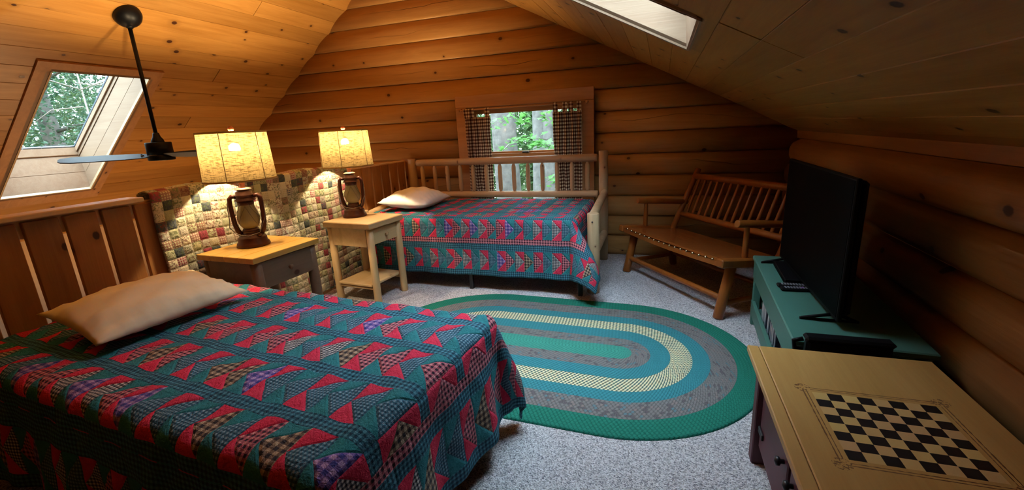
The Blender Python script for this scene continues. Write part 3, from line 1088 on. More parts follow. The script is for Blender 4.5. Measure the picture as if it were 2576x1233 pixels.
# ------------------------------------------------------------------ quilts and beds
def drape(name, mat, x0, x1, y0, y1, ztop, over, nx, ny, flare, seed, puff, waves, hem_z=0.016, pull=0.0, sag=0.0, curl=0.75):
    """cloth over a mattress top [x0,x1]x[y0,y1]; over = (left x, right x, low y, high y) overhangs"""
    rr = 0.055
    rnd_ = random.Random(seed)
    ph = [rnd_.uniform(0, 6.28) for _ in range(8)]
    U0, U1, V0, V1 = x0 - over[0], x1 + over[1], y0 - over[2], y1 + over[3]
    b = B()
    def fn(a, c):
        u, v = U0 + (U1 - U0) * a, V0 + (V1 - V0) * c
        ex = u - (x1 - rr) if over[1] > 0 and u > x1 - rr else (u - (x0 + rr) if over[0] > 0 and u < x0 + rr else 0.0)
        ey = v - (y1 - rr) if over[3] > 0 and v > y1 - rr else (v - (y0 + rr) if over[2] > 0 and v < y0 + rr else 0.0)
        e = math.hypot(ex, ey)
        x, y_, z = u, v, ztop
        pz = puff * (math.sin(u * 44 + ph[0] + 2 * math.sin(v * 9)) * math.sin(v * 40 + ph[1] + 2 * math.sin(u * 7)) + 0.8 * math.sin(u * 13 + ph[2]) * math.sin(v * 11 + ph[3]))
        if e > 0:
            cx_, cy_2 = u - ex, v - ey
            nx_, ny_ = ex / e, ey / e
            if e < PI * rr / 2:
                h, dr = rr * math.sin(e / rr), rr * (1 - math.cos(e / rr))
            else:
                dr = rr + (e - PI * rr / 2)
                h = rr + 0.02 * (dr - rr)
            corner = 2 * abs(nx_ * ny_)
            low = max(0.0, dr - rr)
            dr -= low * sag * corner
            h += flare * low * corner * (1.0 - curl * min(1.0, low / 0.62))
            tang = v if abs(nx_) > abs(ny_) else u
            h += low * waves * (math.sin(tang * 13 + ph[4]) + 0.6 * math.sin(tang * 29 + ph[5])) * (1 - corner * 0.5) + low * waves * 1.2
            h += pz * 0.6
            z = ztop - dr
            if z < hem_z:
                h += (hem_z - z) * 0.7
                z = hem_z + 0.004 * math.sin(tang * 40)
            x, y_ = cx_ + nx_ * h, cy_2 + ny_ * h
            if pull and nx_ > 0 and ny_ < 0:
                y_ -= pull * low * corner
            z += pz * max(0, 1 - e / 0.08)
        else:
            z += pz
        return (x, y_, z)
    b.grid(nx, ny, fn, True, lambda a, c: (U0 + (U1 - U0) * a, V0 + (V1 - V0) * c))
    me = b.mesh(name, mat)
    o = bpy.data.objects.new(name, me)
    COL.objects.link(o)
    so = o.modifiers.new('thickness', 'SOLIDIFY')
    so.thickness = 0.006
    so.offset = -1
    return o

# near bed --------------------------------------------------------------
B1_C, B1_A = (-1.607, 1.200), math.radians(-4.6)
BL, BWD, B1Z = 0.955, 0.495, 0.555
bed = thing('twin_bed', 'near twin bed on black steel legs with its head at the railing', 'bed', (*B1_C, 0), B1_A)
mb = B().box(-BL + .01, BL - .012, -BWD + .012, BWD - .012, 0.33, B1Z - .012, ch=.04)
part('mattress', mb, 'ticking', bed)
fb = B()
fb.box(-BL + .03, BL - .05, -BWD + .03, -BWD + .07, 0.27, 0.325).box(-BL + .03, BL - .05, BWD - .07, BWD - .03, 0.27, 0.325)
fb.box(-BL + .03, -BL + .07, -BWD + .07, BWD - .07, 0.27, 0.325).box(BL - .09, BL - .05, -BWD + .07, BWD - .07, 0.27, 0.325)
for k in range(9):
    xs = -BL + 0.2 + k * 0.19
    fb.box(xs, xs + .03, -BWD + .07, BWD - .07, 0.29, 0.32)
part('bed_frame', fb, 'black', bed)
for sx, sy in ((-1, -1), (-1, 1), (1, -1), (1, 1), (0, 0)):
    lx, ly = sx * (BL - .16), sy * (BWD - .12)
    lg = part('leg', B().lathe([(0.016, 0.045), (0.016, 0.27)], 10), 'black', bed, (lx, ly, 0))
    part('foot', B().lathe([(0.020, 0.0), (0.026, 0.01), (0.026, 0.035), (0.016, 0.05)], 12), 'plastic', lg)
b1over = 0.43
mat1 = geese_mat('flying_geese_quilt', BL + b1over, BWD + b1over, (0.055, 0.20, 0.055, 0.04), 0.228, 0.0875, 0.176, False, -0.055, -1.0)
q1 = drape('patchwork_quilt', mat1, -BL, BL, -BWD, BWD, B1Z, (0.0, b1over, b1over, b1over), 200, 190, 0.30, 5, 0.0045, 0.045, sag=0.2)
q1.location = (*B1_C, 0)
q1.rotation_euler = (0, 0, B1_A)
tag(q1, 'rumpled teal and red flying-geese quilt covering the near bed', 'quilt')


def pillow(name, mat, L, W, T, loc, rot, seed):
    rnd_ = random.Random(seed)
    ph = [rnd_.uniform(0, 6.28) for _ in range(6)]
    b = B()
    n = 31
    def shape(sgn):
        def fn(a, c):
            p, q = a * 2 - 1, c * 2 - 1
            pin = 0.055
            x = p * L / 2 * (1 - pin * (1 - q * q) * abs(p) ** 3)
            y = q * W / 2 * (1 - pin * (1 - p * p) * abs(q) ** 3)
            e = (max(0, 1 - abs(p) ** 2.3)) ** 0.62 * (max(0, 1 - abs(q) ** 2.3)) ** 0.62
            edge = (1 - e)
            wr = 0.010 * math.sin(p * 9 + ph[0] + 2 * q) * math.sin(q * 6 + ph[1]) * e + 0.006 * math.sin(q * 26 + p * 5 + ph[2]) * edge * min(1, e * 4) + 0.005 * math.sin(p * 24 + ph[3]) * edge * min(1, e * 4)
            z = sgn * T / 2 * e * (1.12 if sgn > 0 else 0.75) + wr * (1 if sgn > 0 else 0.3)
            return (x, y, z)
        return fn
    b.grid(n, n, shape(1))
    b.grid(n, n, lambda a, c: shape(-1)(1 - a, c))
    me = b.mesh(name, M[mat])
    bm = bmesh.new()
    bm.from_mesh(me)
    bmesh.ops.remove_doubles(bm, verts=bm.verts, dist=0.0004)
    bm.to_mesh(me)
    bm.free()
    me.polygons.foreach_set('use_smooth', [True] * len(me.polygons))
    return link(name, me, None, loc, rot)
p1 = pillow('pillow', 'cream_cloth', 0.43, 0.60, 0.135, (-2.105, 1.245, 0.640), (0.0, math.radians(9), B1_A - math.radians(2)), 2)
tag(p1, 'cream pillow lying on the near bed against the railing', 'pillow')

# daybed ----------------------------------------------------------------
DX0, DX1, DYF, DYB = -2.555, -0.515, 3.375, 4.30
day = thing('log_daybed', 'peeled log daybed with spindle back under the gable window', 'bed', ((DX0 + DX1) / 2, (DYF + DYB) / 2, 0))
ox, oy = day.location.x, day.location.y
def dp(x, y, z): return (x - ox, y - oy, z)
def dbar(name, a, c, r, mat='peeled', ends=True, par=day):
    A, C = Vector(dp(*a)), Vector(dp(*c))
    d = (C - A).normalized()
    L = (C - A).length
    if ends:
        pts = [A, A + d * .006, A + d * .02, C - d * .02, C - d * .006, C]
        rs = [r * .8, r * .95, r, r, r * .95, r * .8]
    else:
        pts, rs = [A, C], [r, r]
    return part(name, tube(pts, rs, 14), mat, par)
for (x, y_, h, r) in ((DX0, DYB, 1.03, .045), (DX1, DYB, 1.055, .043), (DX0, DYF, .64, .045), (DX1 + .035, DYF, .64, .047)):
    part('post', tube([dp(x, y_, 0), dp(x + .004, y_, h * .5), dp(x, y_, h - .006), dp(x, y_, h)], [r * 1.05, r, r * .98, r * .9], 16), 'peeled_z', day)
dbar('top_rail', (DX0 + .06, DYB, .985), (DX1 - .055, DYB, .992), .036)
dbar('lower_rail', (DX0 + .05, DYB, .645), (DX1 - .05, DYB, .65), .032)
for i in range(13):
    x = -2.435 + i * 0.1475
    zz0, zz1 = .672, .955
    part('spindle', tube([dp(x, DYB, zz0 - .008), dp(x, DYB, zz0 + .006), dp(x, DYB, zz0 + .034), dp(x, DYB, zz1 - .03), dp(x, DYB, zz1 - .004), dp(x, DYB, zz1 + .01)], [.010, .012, .0215, .0215, .012, .010], 10), 'peeled_z', day)
for x in (DX0 + 0.0, DX1 + .015):
    dbar('arm_rail', (x, DYF + .03, .585), (x, DYB - .03, .665), .034)
    dbar('side_rail', (x, DYF + .03, .26), (x, DYB - .03, .27), .034)
dbar('back_bottom_rail', (DX0 + .04, DYB, .28), (DX1 - .04, DYB, .28), .034)
part('bolt', B().lathe([(.007, 0), (.007, .004), (.003, .006)], 8), 'black', day, dp(DX1 + .035, DYF - .049, .58), (PI / 2, 0, 0))
MX0, MX1, MY0, MY1, DZ = -2.49, -0.585, 3.250, 4.235, 0.612
part('mattress', B().box(MX0 - ox + .01, MX1 - ox - .012, MY0 - oy + .012, MY1 - oy - .01, .36, DZ - .012, ch=.04), 'ticking', day)
fb = B()
for yy in (MY0 + .02, MY1 - .06):
    fb.box(MX0 - ox + .02, MX1 - ox - .02, yy - oy, yy - oy + .04, .30, .355)
for xx in (MX0 + .02, MX1 - .06):
    fb.box(xx - ox, xx - ox + .04, MY0 - oy + .06, MY1 - oy - .06, .30, .355)
for k in range(9):
    xx = MX0 + .2 + k * .19
    fb.box(xx - ox, xx - ox + .03, MY0 - oy + .06, MY1 - oy - .06, .32, .35)
part('spring_frame', fb, 'black', day)
for xx in (MX0 + .1, -1.487, MX1 + .02):
    for yy in (MY0 + .02, MY1 - .08):
        part('leg', box(xx - ox - .017, xx - ox + .017, yy - oy - .015, yy - oy + .015, 0.0, .36, ch=.003), 'black', day)
dover = (0.0, 0.40, 0.455, 0.0)
uc, vc = (MX0 + MX1) / 2, (MY0 + MY1) / 2
VH = (MY1 - MY0) / 2 + dover[2]
def daybed_quilt():
    mat = geese_mat('daybed_geese_quilt', (MX1 - MX0) / 2 + dover[1], VH, (0.05, 0.165, 0.055, 0.045), 0.205, 0.076, 0.158, True, 0.0)
    q = drape('patchwork_quilt', mat, MX0 - uc, MX1 - uc, MY0 - vc, MY1 - vc, DZ, dover, 200, 130, 0.86, 11, 0.0035, 0.016, pull=0.05, sag=0.26, curl=0.52)
    q.location = (uc, vc, 0)
    return q
q2 = daybed_quilt()
tag(q2, 'teal and red flying-geese quilt with pink check bands on the log daybed', 'quilt')
p2 = pillow('pillow', 'white_cloth', 0.47, 0.66, 0.20, (-2.215, 3.74, 0.682), (math.radians(-2), math.radians(3), math.radians(6)), 9)
tag(p2, 'white pillow at the left end of the log daybed', 'pillow')

# patchwork throw hung over the railing ----------------------------------
def rail_throw():
    QY0, QY1 = 1.665, 3.335
    ztop, zb = 1.052, 0.06
    top_w = 0.075
    back = 0.10
    L = back + top_w + (ztop - zb)
    b = B()
    def fn(a, c):
        y_ = QY0 + (QY1 - QY0) * a
        d = c * L
        s = 0.055
        pf = abs(math.sin(PI * (a * (QY1 - QY0)) / s)) ** 0.5 * abs(math.sin(PI * d / s)) ** 0.5 * 0.0035
        lump = 0.006 * math.sin(y_ * 9 + 1) * math.sin(d * 5) + 0.004 * math.sin(y_ * 23)
        if d < back:
            x, z, nx_, nz = RXF - 0.07, ztop - (back - d), -1, 0
        elif d < back + top_w:
            t = (d - back) / top_w
            x = RXF - 0.07 + t * 0.085
            z = ztop + 0.012 * math.sin(PI * t)
            nx_, nz = -0.3 + 1.1 * t, 1
        else:
            x, z, nx_, nz = RXF + 0.015, ztop - (d - back - top_w), 1, 0
        z += 0.006 * math.sin(y_ * 14)
        return (x + nx_ * (pf + max(0, lump) + .002), y_ + 0.004 * math.sin(z * 13), z + nz * pf * .7)
    b.grid(170, 120, fn, True, lambda a, c: (a * (QY1 - QY0), c * L))
    me = b.mesh('patchwork_throw', M['patchwork'])
    o = link('patchwork_throw', me)
    so = o.modifiers.new('thickness', 'SOLIDIFY')
    so.thickness = 0.006
    so.offset = -1
    return tag(o, 'small-squared patchwork quilt hanging over the railing behind the lamps', 'quilt')
rail_throw()

# ------------------------------------------------------------------ small tables
def log_leg(h, r):
    return tube([(0, 0, 0), (0, 0, .01), (0, 0, h * .5), (0, 0, h)], [r * .92, r, r * 1.0, r * .92], 14)
# pale stand by the daybed
NSX, NSY, NSA = -2.262, 2.975, math.radians(-6)
ns = thing('nightstand', 'pale pine nightstand with round legs and low shelf beside the daybed', 'nightstand', (NSX, NSY, 0), NSA)
part('tabletop', box(-.235, .235, -.205, .205, .614, .66, ch=.006), 'ns', ns)
for sx in (-1, 1):
    for sy in (-1, 1):
        part('leg', log_leg(.613, .029), 'ns_z', ns, (sx * .195, sy * .165, 0))
part('side_panel', box(-.17, .17, -.186, -.168, .47, .6135, ch=.003), 'ns', ns)
part('side_panel', box(-.17, .17, .168, .186, .47, .6135, ch=.003), 'ns', ns)
part('back_panel', box(-.216, -.2, -.14, .14, .47, .6135, ch=.003), 'ns', ns)
dr = part('drawer', box(.185, .205, -.138, .138, .482, .6, ch=.004), 'ns', ns)
part('knob', B().lathe([(.006, 0), (.007, .008), (.013, .013), (.015, .019), (.011, .026), (0.0, .028)], 14), 'ns_z', dr, (.204, 0, .54), (0, PI / 2, 0))
part('shelf', box(-.17, .17, -.19, .19, .148, .168, ch=.004), 'ns', ns)
part('shelf_rail', tube([(-.19, -.165, .13), (.19, -.165, .13)], .012, 8), 'ns_z', ns)
part('shelf_rail', tube([(-.19, .165, .13), (.19, .165, .13)], .012, 8), 'ns_z', ns)

# amber table behind the near bed
t1 = thing('side_table', 'brown side table with grooved amber plank top behind the near bed', 'table', (-2.345, 2.050, 0), math.radians(-3))
for k in range(4):
    x0 = -.23 + k * .1155
    part('plank', box(x0, x0 + .1125, -.245, .245, .636, .67, ch=.003), 'tb', t1)
part('apron', box(-.205, .205, -.225, -.205, .50, .635, ch=.003), 'tb_d', t1)
part('apron', box(-.205, .205, .205, .225, .50, .635, ch=.003), 'tb_d', t1)
part('apron', box(-.215, -.195, -.20, .20, .50, .635, ch=.003), 'tb_d', t1)
dr = part('drawer', box(.185, .212, -.20, .20, .47, .630, ch=.004), 'tb_d', t1)
part('knob', B().lathe([(.006, 0), (.007, .008), (.014, .013), (.016, .02), (.011, .027), (0.0, .029)], 14), 'tb_d', dr, (.211, 0, .55), (0, PI / 2, 0))
for sx in (-1, 1):
    for sy in (-1, 1):
        part('leg', log_leg(.6355, .034), 'tb_d', t1, (sx * .188, sy * .20, 0))


# ------------------------------------------------------------------ lantern lamps
def lantern_lamp(loc, rz, label):
    root = thing('lantern_lamp', label, 'lamp', loc, rz, 'lit lantern lamps')
    base = B().lathe([(0.0, 0.0), (.092, 0.0), (.095, .006), (.090, .022), (.082, .030), (.080, .052), (.074, .060), (.058, .070), (.046, .082), (.046, .092), (.050, .096)], 28)
    part('oil_tank', base, 'rust', root)
    part('filler_cap', B().lathe([(.012, 0), (.012, .014), (.008, .018)], 12), 'rust', root, (.05, -.045, .062))
    part('burner', B().lathe([(.050, .094), (.046, .100), (.038, .118)], 20), 'rust', root)
    part('globe', B().lathe([(.038, .112), (.052, .132), (.062, .160), (.062, .182), (.055, .212), (.047, .236), (.043, .256), (.043, .262)], 28), 'globe', root)
    part('globe_plate', B().lathe([(.043, .256), (.046, .260), (.046, .285), (.040, .288)], 20), 'rust', root)
    part('hood', B().lathe([(.058, .283), (.060, .286), (.048, .294), (.048, .312), (.052, .314), (.052, .318), (.046, .322), (.046, .336), (.034, .342), (.034, .350), (.0, .350)], 24), 'rust', root)
    part('cap_plate', B().lathe([(.0, .350), (.046, .350), (.047, .353), (.03, .360), (.0, .362)], 24), 'brass', root, label='pale metal plate on top of the lantern')
    part('neck', B().lathe([(.016, .358), (.017, .40), (.012, .405), (.008, .46), (.014, .462), (.014, .50)], 16), 'cork', root)
    for s in (-1, 1):
        pts = [(s * .046, 0, .306), (s * .070, 0, .312), (s * .083, 0, .296), (s * .085, 0, .262), (s * .084, 0, .20), (s * .080, 0, .14), (s * .070, 0, .10), (s * .056, 0, .074)]
        part('side_tube', tube(pts, [.011, .013, .014, .0135, .0135, .014, .015, .015], 12), 'rust', root)
    # wire guard and bail
    wg = B()
    for s in (-1, 1):
        wg.tube([(s * .02, -.050, .27), (s * .045, -.055, .22), (s * .072, -.045, .18), (s * .074, -.03, .145), (s * .05, -.05, .115)], 0.0014, 6)
        wg.tube([(s * .0, -.046, .25), (s * -.03, -.064, .19), (s * -.05, -.055, .14)], .0010, 6)
    part('wire_guard', wg, 'wire', root)
    ang = [(-.097, 0, .275)] + [(-.103 + .006 * math.sin(i * .5), -.01 * i, .275 - .035 * i + .0012 * i * i) for i in range(1, 6)] + [(-.06, -.075, .09), (0, -.092, .075), (.06, -.075, .09), (.10, -.03, .18), (.097, 0, .275)]
    part('bail', tube(ang, .0026, 6), 'wire', root)
    # drum shade of coarse linen
    z0, z1, r0, r1 = .405, .690, .196, .182
    sh = B()
    n = 64
    def fn(a, c):
        t = 2 * PI * a
        r = r0 + (r1 - r0) * c
        return (r * math.cos(t), r * math.sin(t), z0 + (z1 - z0) * c)
    sh.grid(n + 1, 8, fn, True, lambda a, c: (a * 2 * PI * r0, c * (z1 - z0)))
    shade = part('lamp_shade', sh, 'shade', root, label='glowing coarse linen drum shade')
    for z, r in ((z0, r0), (z1 - .011, r1 + .0007)):
        part('edge_band', B().lathe([(r + .0016, z), (r + .0016, z + .011), (r - .0016, z + .011), (r - .0016, z), (r + .0016, z)], 64, caps=False), 'trimband', shade)
    for t in (0.35, 1.40, 2.45, 3.50, 4.55, 5.60):
        c_, s_ = math.cos(t), math.sin(t)
        part('seam', tube([((r0 + .001) * c_, (r0 + .001) * s_, z0), ((r1 + .001) * c_, (r1 + .001) * s_, z1)], .0022, 6), 'trimband', shade)
    sp = B()
    for k in range(3):
        t = k * 2 * PI / 3 + .4
        sp.tube([(0, 0, .688), (r1 * math.cos(t), r1 * math.sin(t), .686)], .0022, 6)
    for s in (-1, 1):
        sp.tube([(s * .016, 0, .50), (s * .055, 0, .54), (s * .058, 0, .60), (s * .03, 0, .67), (0, 0, .688)], .002, 6)
    part('harp', sp, 'wire', root)
    part('finial', B().lathe([(.008, .688), (.012, .692), (.017, .704), (.014, .716), (.006, .722), (0, .723)], 16), 'cork', root)
    # LED bulb: glowing dome above an opaque white skirt
    part('bulb', B().lathe([(.0275, -.011), (.0300, -.004), (.031, .003), (.029, .015), (.022, .025), (.011, .031), (0, .033)], 18, caps=False), 'bulb', root, (0, 0, .592))
    part('bulb_skirt', B().lathe([(.014, -.075), (.015, -.06), (.022, -.033), (.0280, -.013), (.0275, -.0115), (0, -.0112)], 18), 'white_cloth', root, (0, 0, .592))
    return root
lantern_lamp((-2.405, 2.060, .67), math.radians(38), 'lit lantern lamp on the amber-topped side table, larger of the pair in view')
lantern_lamp((-2.385, 3.035, .66), math.radians(34), 'lit lantern lamp on the pale nightstand by the daybed')

# unseen uplighter added below to light the foot of the left slope and railing gaps
fl = thing('added_uplighter', 'unseen uplighter added in the room below to light the left slope and railing gaps', 'lamp', (-4.35, 3.0, -2.45))
part('base', B().lathe([(.14, 0), (.14, .02), (.02, .04)], 24), 'black', fl)
part('pole', tube([(0, 0, .03), (0, 0, 1.62)], .014, 10), 'black', fl)
part('bowl', B().lathe([(.02, 1.60), (.10, 1.63), (.17, 1.70), (.19, 1.76), (.186, 1.76), (.166, 1.705), (.098, 1.638), (0, 1.615)], 32, caps=False), 'brass', fl)
part('bulb', B().lathe([(.03, 0), (.042, .02), (.036, .045), (.016, .06), (0, .062)], 16), 'bulb_low', fl, (0, 0, 1.66))

# ------------------------------------------------------------------ ceiling fan
FX, FY = -3.745, 2.545
fz = zl(FX)
fan = thing('ceiling_fan', 'black ceiling fan on a long rod hanging from the left slope', 'fan', (FX, FY, fz))
O_, t_, n_ = frame_L()
ax = -n_
rotm = Vector((0, 0, 1)).rotation_difference(ax).to_matrix()
can = B().lathe([(.088, 0), (.092, .006), (.088, .03), (.072, .055), (.045, .075), (.02, .084), (0, .086)], 28)
part('canopy', can, 'fan', fan, (0, 0, 0), rotm)
part('hanger_ball', B().lathe([(.0, -.095), (.02, -.092), (.028, -.075), (.022, -.05)], 16), 'fan', fan)
HZ = 1.235 - fz
part('downrod', tube([(0, 0, -.05), (0, 0, HZ + .12)], .0135, 12), 'fan', fan)
part('coupler', B().lathe([(.016, .165), (.021, .16), (.026, .135), (.040, .112), (.044, .098), (.044, .09)], 20, (0, 0, HZ)), 'fan', fan)
part('motor_housing', B().lathe([(.0, .094), (.082, .093), (.087, .089), (.087, -.002), (.0, -.004)], 28, (0, 0, HZ)), 'fan', fan)
part('hub_cap', B().lathe([(.0, -.004), (.087, -.005), (.090, -.010), (.089, -.040), (.084, -.046), (.0, -.047)], 28, (0, 0, HZ)), 'fan', fan)
def blade_mesh():
    b = B()
    prof = [(.075, .030), (.12, .045), (.22, .055), (.40, .058), (.52, .055), (.575, .040), (.59, .02)]
    top = [(x, h, .004) for x, h in prof] + [(x, -h, .004) for x, h in reversed(prof)]
    n = len(top)
    tilt = -0.34
    tw = lambda p, dz: (p[0], p[1] * math.cos(tilt), p[1] * math.sin(tilt) + dz)
    b.add([tw(p, .003) for p in top] + [tw(p, -.003) for p in top], [tuple(range(n)), tuple(reversed(range(n, 2 * n)))] + [(i, i + n, (i + 1) % n + n, (i + 1) % n) for i in range(n)])
    return b.mesh('blade', M['blade'])
bmesh_blade = blade_mesh()
sc_me = B().lathe([(.006, 0), (.006, .004), (0, .005)], 8).mesh('screw', M['wire'])
for a in (235.7, 355.7, 115.7):
    bl = link('blade', bmesh_blade, fan, (0, 0, HZ - .006), (0, 0, math.radians(a)))
    for dy in (-.018, 0, .018):
        link('screw', sc_me, bl, (.11 + abs(dy) * .5, dy, .004 - dy * .34))

# ------------------------------------------------------------------ curtains and rod
rod = part('curtain_rod', tube([(-1.98, 4.385, 1.497), (-.69, 4.385, 1.505)], .008, 10), 'trim')
tag(rod, 'thin wooden curtain rod across the gable window', 'curtain rod')
for xx in (-1.98, -.69):
    part('rod_end', B().lathe([(0.008, 0), (.014, .006), (.014, .02), (.006, .028)], 12), 'trim', rod, (xx, 4.385, 1.497 if xx < -1 else 1.505), (0, PI / 2 * (1 if xx > -1 else -1), 0))
    part('bracket', box(xx - .008, xx + .008, 4.393, 4.415, 1.485, 1.515), 'trim', rod)
def curtain(x0, x1, seed, label, zt):
    rnd_ = random.Random(seed)
    ph = rnd_.uniform(0, 6)
    wl = (x1 - x0)
    cloth = wl * 2.0
    def fold(a, z):
        return 0.028 * math.sin(a * 2 * PI * 4.1 + ph + .3 * math.sin(z * 3)) * (0.75 + .25 * math.sin(a * 5 + ph))
    b = B()
    def fn(a, c):
        z = zt - .078 - c * .91
        tap = 1 - 0.05 * math.sin(c * PI)
        x = x0 + wl * (.5 + (a - .5) * tap) + .004 * math.sin(z * 9 + a * 6)
        return (x, 4.375 + fold(a, z), z)
    b.grid(96, 30, fn, True, lambda a, c: (a * cloth, c * .93))
    c_ = link('curtain', b.mesh('curtain', M['curtain']))
    m = c_.modifiers.new('thickness', 'SOLIDIFY')
    m.thickness = .002
    tag(c_, label, 'curtain', 'gingham curtains')
    for k in range(4):
        a = (.06, .20, .30, .90)[k] if seed == 1 else (.08, .42, .62, .90)[k]
        xa = x0 + wl * a
        tb = B()
        pts = []
        for i in range(9):
            t = PI * i / 8
            pts.append((4.385 - .013 * math.cos(t), zt - .012 + .022 * math.sin(t)))
        pts = [(4.375 + fold(a, 1.4) * .6, zt - .085)] + pts + [(4.396, zt - .085)]
        n = len(pts)
        for i, (yy, zz) in enumerate(pts):
            for s in (-1, 1):
                tb.uv[len(tb.v)] = (a * cloth + s * .02, zz)
                tb.v.append((xa + s * .02, yy, zz))
        for i in range(n - 1):
            tb.f.append((2 * i, 2 * i + 1, 2 * i + 3, 2 * i + 2)); tb.sm.append(True)
        part('tab', tb, 'curtain', c_)
    return c_
curtain(-1.935, -1.655, 1, 'brown and cream gingham curtain on the left of the gable window', 1.500)
curtain(-1.005, -.725, 2, 'brown and cream gingham curtain on the right of the gable window', 1.506)

# ------------------------------------------------------------------ log bench
Ob, ub, vb = Vector((-.263, 3.936, 0)), Vector((.589, -.808, 0)), Vector((.808, .589, 0))
ba = math.atan2(ub.y, ub.x)
bench = thing('log_bench', 'reddish brown log bench with slatted back in the corner by the television', 'bench', Ob, ba)
def bt(name, a, c, r, r2=None, mat='bench', par=None):
    a, c = Vector(a), Vector(c)
    d = (c - a).normalized()
    r2 = r2 or r
    return part(name, tube([a, a + d * .006, (a + c) / 2, c - d * .006, c], [r * .85, r, (r + r2) / 2, r2, r2 * .85], 12), mat, par or bench)
BWd = 1.115
seat = B()
def seat_fn(sg):
    def fn(a, c):
        u = -.0 + (BWd + .0) * a
        v = -.03 + .555 * c
        z = .412 - .068 * c - .020 * math.sin(PI * a) * math.sin(PI * c)
        roll = max(0, (.06 - c) / .06)
        return (u, v + .006 * roll, z - .010 * roll * roll - (0.012 if sg < 0 else 0))
    return fn
seat.grid(26, 14, seat_fn(1))
seat.grid(26, 14, lambda a, c: seat_fn(-1)(1 - a, c))
part('seat', seat, 'bench_seat', bench, label='smooth leather-like seat edged with studs')
ap = B()
ap.grid(26, 2, lambda a, c: (BWd * a, -.032, .404 - .034 * c - .014 * math.sin(PI * a)))
ap.grid(26, 2, lambda a, c: (BWd * (1 - a), -.018, .404 - .034 * c - .014 * math.sin(PI * a)))
ap.grid(26, 2, lambda a, c: (BWd * a, -.032 + .014 * c, .370 - .014 * math.sin(PI * a)))
part('apron', ap, 'bench', bench)
for uu in (-.03, BWd + .03):
    part('seat_side_rail', box(uu - .03, uu + .03, -.05, .54, -.028, .028, ch=.008), 'bench', bench, (0, 0, .394), (math.radians(-6.5), 0, 0))
stud_me = B().lathe([(.0095, 0), (.008, .005), (.004, .008), (0, .009)], 10).mesh('stud', M['stud'])
for k in range(17):
    link('stud', stud_me, bench, (.05 + k * (BWd - .10) / 16, -.029, .406 - .014 * math.sin(PI * k / 16)), (math.radians(48), 0, 0))
for uu in (0.0, BWd):
    bt('leg', (uu, 0, 0), (uu, .085, .372), .034)
    bt('leg', (uu, .50, 0), (uu, .44, .335), .032)
    bt('back_post', (uu, .47, .33), (uu, .725, .865), .026)
    bt('arm_post', (uu, .185, .40), (uu, .185, .61), .020, .017)
    bt('arm_rest', (uu, .10, .635), (uu, .62, .575), .026, .024)
    bt('side_stretcher', (uu, .03, .10), (uu, .49, .10), .018)
bt('front_stretcher', (.0, .03, .125), (BWd, .03, .135), .021)
bt('rear_stretcher', (.0, .48, .12), (BWd, .48, .12), .018)
bt('back_rail', (.0, .690, .800), (BWd, .690, .800), .028)
bt('back_rail', (.0, .552, .475), (BWd, .552, .475), .025)
for k in range(14):
    uu = .075 + k * (BWd - .15) / 13
    bt('slat', (uu, .560, .492), (uu, .683, .782), .0125)

# ------------------------------------------------------------------ television corner
tva = math.atan2(1.21, .061) - PI / 2
stand = thing('television_stand', 'low green painted stand with open shelf under the television', 'stand', (.545, 2.43, 0), tva)
L2 = .60
part('top_board', box(-.005, .45, -L2, L2, .425, .45, ch=.005), 'green', stand)
part('apron', box(.004, .026, -L2 + .01, L2 - .01, .305, .4245, ch=.004), 'green', stand)
part('shelf', box(.03, .44, -L2 + .05, L2 - .05, .085, .11, ch=.004), 'green', stand)
part('bottom_rail', box(.004, .026, -L2 + .03, L2 - .03, .07, .165, ch=.004), 'green', stand)
part('back_panel', box(.43, .445, -L2 + .04, L2 - .04, .12, .42), 'green', stand)
for yy in (-L2 + .035, L2 - .035):
    for xx in (.03, .415):
        part('leg', box(xx - .022, xx + .022, yy - .022, yy + .022, 0, .4245, ch=.004), 'green', stand)
    part('end_panel', box(.055, .39, yy - .008, yy + .008, .12, .42, ch=.002), 'green', stand)
ct, st_ = math.cos(tva), math.sin(tva)
def onstand(x, y_, z): return (.545 + x * ct - y_ * st_, 2.43 + x * st_ + y_ * ct, z)
case_me = {}
for nm in ('paper', 'darkcase'):
    cb = B().box(0, .13, -.007, .007, 0, .188, ch=.002)
    case_me[nm] = cb.mesh('disc_case', M[nm])
yy = .40
crn = random.Random(4)
pat = 'wdwwdwwdwwwdwwdwwwdwwwd'
for i, ch_ in enumerate(pat):
    c_ = link('disc_case', case_me['paper' if ch_ == 'w' else 'darkcase'], None, onstand(.04 + crn.uniform(0, .012), yy, .1105), (0, 0, tva))
    c_.scale = (1, 1, crn.uniform(.93, 1.0))
    if ch_ == 'w':
        tag(c_, 'white-spined disc case upright on the green stand shelf', 'disc case', 'white disc cases under the television')
    else:
        tag(c_, 'dark-spined disc case between white ones on the green stand shelf', 'disc case', 'dark disc cases under the television')
    yy -= .0205
bk = part('book', B().box(0, .2, -.10, .10, 0, .16, ch=.004), 'redbook', None, onstand(.05, -.23, .1105), (0, 0, tva))
tag(bk, 'dark red box on the stand shelf nearer than the disc cases', 'box')
bk.name = 'storage_box'

